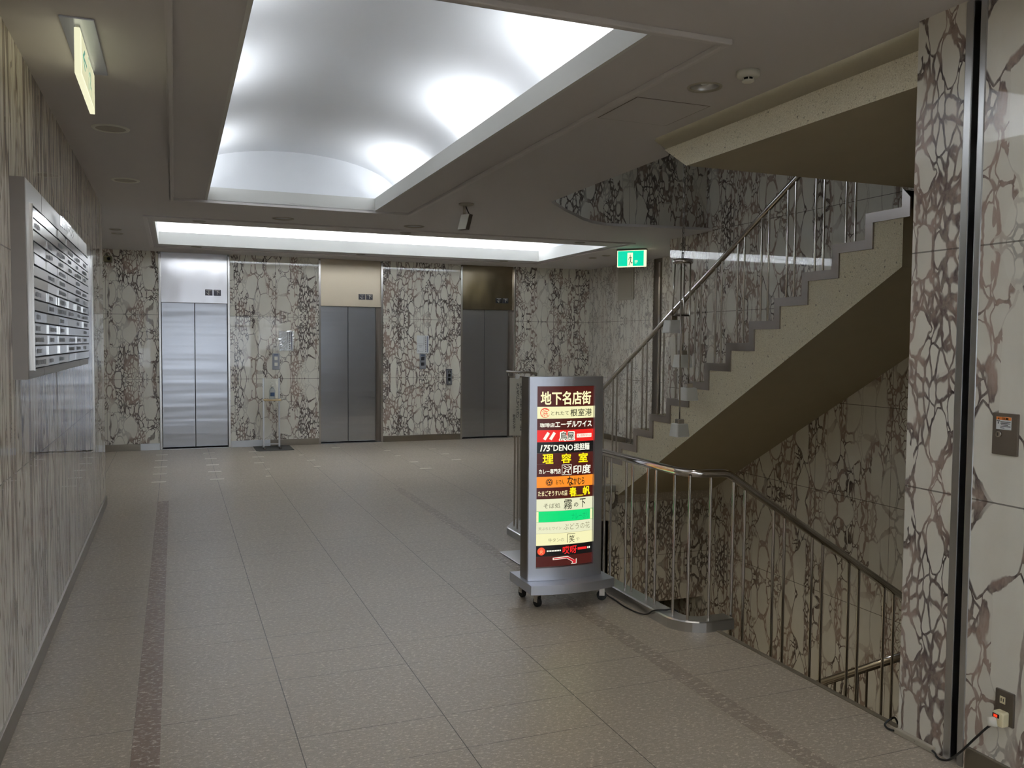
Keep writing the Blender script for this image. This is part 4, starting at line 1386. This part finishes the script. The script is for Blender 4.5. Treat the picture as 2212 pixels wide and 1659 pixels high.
# right-hand sign, square to the lobby axis, facing the entrance
ex = thing('exit_sign', (5.58, 9.9, 2.56), 'green emergency exit sign hanging from the ceiling above the side wall', 'exit sign', 'emergency exit signs')
A0, A1 = Vector((5.44, 10.03, 0)), Vector((5.735, 9.735, 0))
ux = (A1 - A0).normalized()
nx_ = Vector((ux.y, -ux.x, 0))
LEN, HT, zb = (A1 - A0).length * 0.92, 0.215, 2.565
fS = lambda u, v, d=0.0: tuple(A0 + ux * (u * LEN) + nx_ * d + Vector((0, 0, zb + v * HT)))
cen = A0 + ux * LEN / 2 + Vector((0, 0, zb + HT / 2))
MB().obox(cen - nx_ * 0.02, ux * LEN / 2, nx_ * 0.02, (0, 0, HT / 2)).build('light_box', CE, ex)
m = MB()
m.face([fS(0.025, 0.05, 0.001), fS(0.93, 0.05, 0.001), fS(0.93, 0.97, 0.001), fS(0.025, 0.97, 0.001)])
gp_ = m.build('green_panel', GE, ex)
m = MB()
m.face([fS(0.36, 0.04, 0.0018), fS(0.55, 0.04, 0.0018), fS(0.55, 0.86, 0.0018), fS(0.36, 0.86, 0.0018)])
m.build('doorway_symbol', CE, gp_)
m = MB()
runner(m, lambda u, v: fS(0.36 + 0.2 * u, 0.06 + 0.76 * v, 0.0026))
m.build('running_figure', DE, gp_)
m = MB()
put_geo(m, text_geo('非常口', 0.11, 0.1, 0.02), lambda a, b: fS(0.67 + a, 0.34 + b, 0.0022))
put_geo(m, text_geo('EXIT', 0.08, 0.05, 0.02), lambda a, b: fS(0.66 + a, 0.23 + b, 0.0022))
m.build('lettering', CE, gp_)
MB().obox(cen + Vector((0, 0, HT / 2 + 0.008)) - nx_ * 0.02, ux * LEN * 0.52, nx_ * 0.03, (0, 0, 0.008)).build('mounting', M['darkplate'], ex)

# left-hand sign, edge on
ex = thing('exit_sign', (-0.345, 4.16, 2.6), 'cream emergency exit sign seen edge-on below a square ceiling plate by the left wall', 'exit sign', 'emergency exit signs')
xa, xb, ya, yb, za, zb2 = -0.357, -0.335, 3.83, 4.49, 2.604, 2.785
MB().box(xa, xb, ya, yb, za, zb2).build('light_box', em('exitcream2', srgb(246, 244, 206), 0.95), ex, bevel=0.003)
fL = lambda u, v, d=0.0: (xb + 0.001 + d, ya + u * (yb - ya), za + v * (zb2 - za))
m = MB()
m.face([fL(0.05, 0.08), fL(0.95, 0.08), fL(0.95, 0.95), fL(0.05, 0.95)])
face_ = m.build('sign_face', em('exitface', srgb(226, 224, 184), 0.9), ex)
TE = em('exitteal', srgb(96, 160, 140), 0.8)
m = MB()
for q in ([(0.14, 0.50), (0.38, 0.50), (0.38, 0.58), (0.14, 0.58)], [(0.12, 0.54), (0.24, 0.78), (0.28, 0.74), (0.18, 0.54)], [(0.12, 0.54), (0.18, 0.54), (0.28, 0.34), (0.24, 0.30)]):
    m.face([fL(u, v, 0.001) for u, v in q])
m.build('arrow', TE, face_)
m = MB()
for q in ([(0.48, 0.14), (0.49, 0.14), (0.49, 0.90), (0.48, 0.90)], [(0.70, 0.14), (0.71, 0.14), (0.71, 0.90), (0.70, 0.90)], [(0.48, 0.88), (0.71, 0.88), (0.71, 0.91), (0.48, 0.91)]):
    m.face([fL(u, v, 0.001) for u, v in q])
runner(m, lambda u, v: fL(0.49 + 0.21 * u, 0.16 + 0.68 * v, 0.0015))
m.build('running_figure', TE, face_)
MB().box(-0.405, -0.280, 3.772, 4.518, CZ - 0.008, CZ).build('ceiling_plate', M['signsteel'], ex, bevel=0.002)
MB().box(-0.353, -0.339, 3.85, 4.47, 2.784, CZ - 0.007).build('stem', M['white'], ex)

# ---------------------------------------------------------------- ceiling fittings


def downlight(x, y, r, label, grp):
    d = thing('downlight', (x, y, CZ), label, 'downlight', grp)
    MB().lathe([(r * 0.93, 0.004), (r * 0.95, -0.005), (r * 1.08, -0.006), (r * 1.12, -0.0005)], (x, y, CZ), 40).build('rim', M['greypanel'], d)
    MB().lathe([(r * 0.94, 0.0), (r * 0.92, 0.012), (r * 0.82, 0.024), (r * 0.55, 0.03), (0, 0.031)], (x, y, CZ), 40).build('reflector', M['steel'], d)
    MB().lathe([(r * 0.30, 0.03), (r * 0.32, 0.02), (r * 0.2, 0.012), (0, 0.009)], (x, y, CZ), 24).build('bulb', M['lampglass'], d)
    return d


for x, y, r, lab in DLS:
    downlight(x, y, r, lab, 'recessed downlights')

for x, y, lab in ((-0.339, 5.647, 'round white-rimmed ceiling speaker nearer the edge-on exit sign'), (-0.345, 7.407, 'round white-rimmed ceiling speaker farther along the left wall toward the lifts')):
    d = thing('ceiling_speaker', (x, y, CZ), lab, 'speaker', 'ceiling speakers')
    MB().lathe([(0.082, 0.0), (0.084, -0.006), (0.100, -0.007), (0.106, -0.0005)], (x, y, CZ), 40).build('rim', M['white'], d)
    MB().lathe([(0.083, -0.003), (0, -0.003)], (x, y, CZ), 40).build('grille', M['greypanel'], d)

d = thing('smoke_detector', (2.46, 3.31, CZ), 'white round smoke detector beside the polished downlight', 'smoke detector')
MB().lathe([(0, 0), (0.052, 0), (0.053, -0.022), (0.046, -0.028), (0.030, -0.03), (0, -0.03)], (2.46, 3.31, CZ), 36).build('base', M['white'], d)
MB().lathe([(0.022, -0.03), (0.022, -0.042), (0, -0.042)], (2.46, 3.31, CZ), 24).build('sensor_slot', M['void'], d)
MB().lathe([(0.0, -0.041), (0.028, -0.041), (0.027, -0.047), (0.022, -0.05), (0, -0.05)], (2.46, 3.31, CZ), 24).build('cap', M['white'], d)
m = MB()
for k in range(6):
    a = k * pi / 3
    m.cyl((2.46 + 0.025 * cos(a), 3.31 + 0.025 * sin(a), CZ - 0.03), (2.46 + 0.025 * cos(a), 3.31 + 0.025 * sin(a), CZ - 0.042), 0.0028, 6)
m.build('cage', M['white'], d)

hx0, hx1, hy0, hy1 = 2.195, 2.635, 3.86, 4.30
d = thing('ceiling_hatch', (2.415, 4.08, CZ), 'square painted access hatch in the ceiling beyond the polished downlight', 'hatch')
m = MB()
for a in ((hx0, hx1, hy0, hy0 + 0.006), (hx0, hx1, hy1 - 0.006, hy1), (hx0, hx0 + 0.006, hy0, hy1), (hx1 - 0.006, hx1, hy0, hy1)):
    m.box(*a, CZ - 0.0008, CZ + 0.001)
m.build('gap', M['brownplate'], d)
MB().box(hx0 + 0.006, hx1 - 0.006, hy0 + 0.006, hy1 - 0.006, CZ - 0.002, CZ + 0.001).build('cover', M['ceil'], d)

# small pale box on a stem under the ceiling
bx, by = 2.443, 7.388
d = thing('ceiling_sensor', (bx, by, CZ), 'small pale tilted sensor box on a stem below the ceiling beyond the vaulted tray', 'sensor')
MB().lathe([(0, 0), (0.07, 0), (0.066, -0.012), (0.03, -0.02), (0, -0.02)], (bx + 0.02, by, CZ), 28).build('base', M['greypanel'], d)
MB().cyl((bx, by, CZ - 0.015), (bx, by, CZ - 0.095), 0.012, 12).build('stem', M['greypanel'], d)
MB().lathe([(0, 0.014), (0.014, 0), (0, -0.014)], (bx, by, CZ - 0.095), 12).build('ball_joint', M['chrome'], d)
MB().tube([(bx + 0.012, by, CZ - 0.02), (bx + 0.03, by, CZ - 0.06), (bx + 0.06, by + 0.01, CZ - 0.105)], 0.005, 8).build('cable', M['cord'], d)
nf = Vector((-0.80, -0.60, 0))
sd_ = Vector((0.60, -0.80, 0))
tl = (Vector((-0.25, 0.0, -1))).normalized() * 0.072
cb_ = Vector((bx + 0.01, by, CZ - 0.165))
MB().obox(cb_, nf * 0.028, sd_ * 0.045, tl).build('box', M['brownplate'], d, bevel=0.004)
MB().obox(cb_ + nf * 0.030, nf * 0.003, sd_ * 0.043, tl * 0.97).build('face', M['white'], d)

# ---------------------------------------------------------------- fittings on the right wall
fxr = BX
q = thing('key_switch_panel', (BX, 2.125, 1.175), 'bronze key switch panel with orange warning sticker on the right wall', 'switch panel')
MB().box(BX - 0.008, BX + 0.002, 2.074, 2.172, 1.175, 1.321).build('plate', M['brownplate'], q, bevel=0.002)
st_ = MB().box(BX - 0.0092, BX - 0.0078, 2.098, 2.156, 1.264, 1.308).build('sticker', M['paper'], q)
MB().box(BX - 0.0096, BX - 0.0090, 2.0982, 2.1558, 1.2975, 1.3078).build('orange_band', M['orange'], st_)
m = MB()
g = lambda y, z: (BX - 0.0100, y, z)
m.face([g(2.150, 1.2985), g(2.1425, 1.2985), g(2.1463, 1.3062)])
put_geo(m, text_geo('注意', 0.026, 0.0075, 0.03), lambda a, b: g(2.121 - a, 1.3025 + b))
m.build('warning_mark', M['ink'], st_)
m = MB()
m.box(BX - 0.0098, BX - 0.0090, 2.141, 2.154, 1.2915, 1.2945)
m.box(BX - 0.0098, BX - 0.0090, 2.1465, 2.1495, 1.283, 1.2905)
for k, (a, b) in enumerate(((0.0, 1.0), (0.0, 0.95), (0.05, 0.75), (0, 1.0), (0, 0.4))):
    z = 1.2905 - k * 0.0052
    m.box(BX - 0.0098, BX - 0.0090, 2.139 - 0.038 * b, 2.139 - 0.038 * a, z - 0.0011, z + 0.0011)
m.build('printed_lines', M['ink'], st_)
MB().cyl((BX - 0.007, 2.143, 1.247), (BX - 0.016, 2.143, 1.247), 0.0105, 24).build('key_lock', M['chrome'], q)
MB().box(BX - 0.0168, BX - 0.0155, 2.142, 2.144, 1.241, 1.253).build('key_slot', M['void'], q)

q = thing('wall_socket', (BX, 2.09, 0.235), 'steel wall socket plate with a plug low on the right wall', 'socket')
MB().box(BX - 0.008, BX + 0.002, 2.052, 2.124, 0.232, 0.352).build('plate', M['darksteel'], q, bevel=0.003)
o_ = MB().box(BX - 0.0095, BX - 0.007, 2.084, 2.105, 0.305, 0.330).build('outlet', M['ivory'], q, bevel=0.001)
MB().box(BX - 0.0099, BX - 0.009, 2.089, 2.0915, 0.312, 0.324).box(BX - 0.0099, BX - 0.009, 2.0975, 2.1, 0.312, 0.324).build('slot', M['void'], o_)
q = thing('switched_adapter', (BX - 0.01, 2.085, 0.235), 'ivory switched adapter with a red lamp in the wall socket', 'adapter')
MB().box(BX - 0.042, BX - 0.007, 2.066, 2.106, 0.232, 0.284).build('body', M['ivory'], q, bevel=0.006)
w_ = MB().box(BX - 0.0435, BX - 0.041, 2.079, 2.1045, 0.262, 0.276).build('switch', M['void'], q, bevel=0.001)
MB().box(BX - 0.0445, BX - 0.043, 2.085, 2.0985, 0.2645, 0.2735).build('lamp', emis('red_neon', srgb(255, 60, 30), 1.3), w_)
cb = thing('power_cord', (2.45, 4.4, 0), 'black power cord from the lit sign along the kerb to the right wall socket', 'cord')
pts = [(2.40, 4.715, 0.30), (2.425, 4.73, 0.22), (2.452, 4.72, 0.08), (2.47, 4.66, 0.008), (2.462, 4.50, 0.006), (2.452, 4.38, 0.006), (2.466, 4.25, 0.006), (2.478, 4.165, 0.02), (2.49, 4.105, 0.058), (2.545, 4.075, 0.064), (2.60, 4.07, 0.062), (2.64, 4.05, 0.02), (2.70, 3.98, -0.09), (2.756, 3.8, -0.10), (2.756, 3.3, -0.10), (2.756, 2.70, -0.10), (2.752, 2.62, -0.02), (2.72, 2.60, 0.035), (2.69, 2.598, 0.036), (2.668, 2.602, 0.018), (2.668, 2.588, 0.007), (2.672, 2.56, 0.008)]


def smooth(P, n=6):
    P = [Vector(p) for p in P]
    out = []
    for i in range(len(P) - 1):
        p0, p1, p2, p3 = P[max(i - 1, 0)], P[i], P[i + 1], P[min(i + 2, len(P) - 1)]
        for k in range(n):
            t_ = k / n
            out.append(0.5 * ((2 * p1) + (p2 - p0) * t_ + (2 * p0 - 5 * p1 + 4 * p2 - p3) * t_ * t_ + (3 * p1 - p0 - 3 * p2 + p3) * t_ ** 3))
    out.append(P[-1])
    return out


MB().tube(smooth(pts), 0.0042, 8).build('cable', M['cord'], cb)
pts = [(2.672, 2.372, 0.012), (2.664, 2.352, 0.012), (2.655, 2.335, 0.008), (2.650, 2.31, 0.010), (2.646, 2.27, 0.03), (2.644, 2.22, 0.085), (2.642, 2.17, 0.15), (2.640, 2.125, 0.207), (2.640, 2.108, 0.226)]
MB().tube(smooth(pts), 0.0042, 8).build('cable', M['cord'], cb)
MB().cyl((2.637, 2.114, 0.240), (2.655, 2.092, 0.245), 0.0155, 20, 0.017).build('plug', M['white'], cb)
q = thing('cable_duct', (BX - 0.01, 2.46, 0), 'beige cable duct along the foot of the marble pier', 'cable duct')
MB().box(BX - 0.02, BX + 0.001, 2.372, 2.556, 0.0, 0.022).build('cover', M['greypanel'], q, bevel=0.004)
MB().cyl((BX - 0.0205, 2.455, 0.012), (BX - 0.0195, 2.455, 0.012), 0.002, 8).build('screw', M['darksteel'], q)
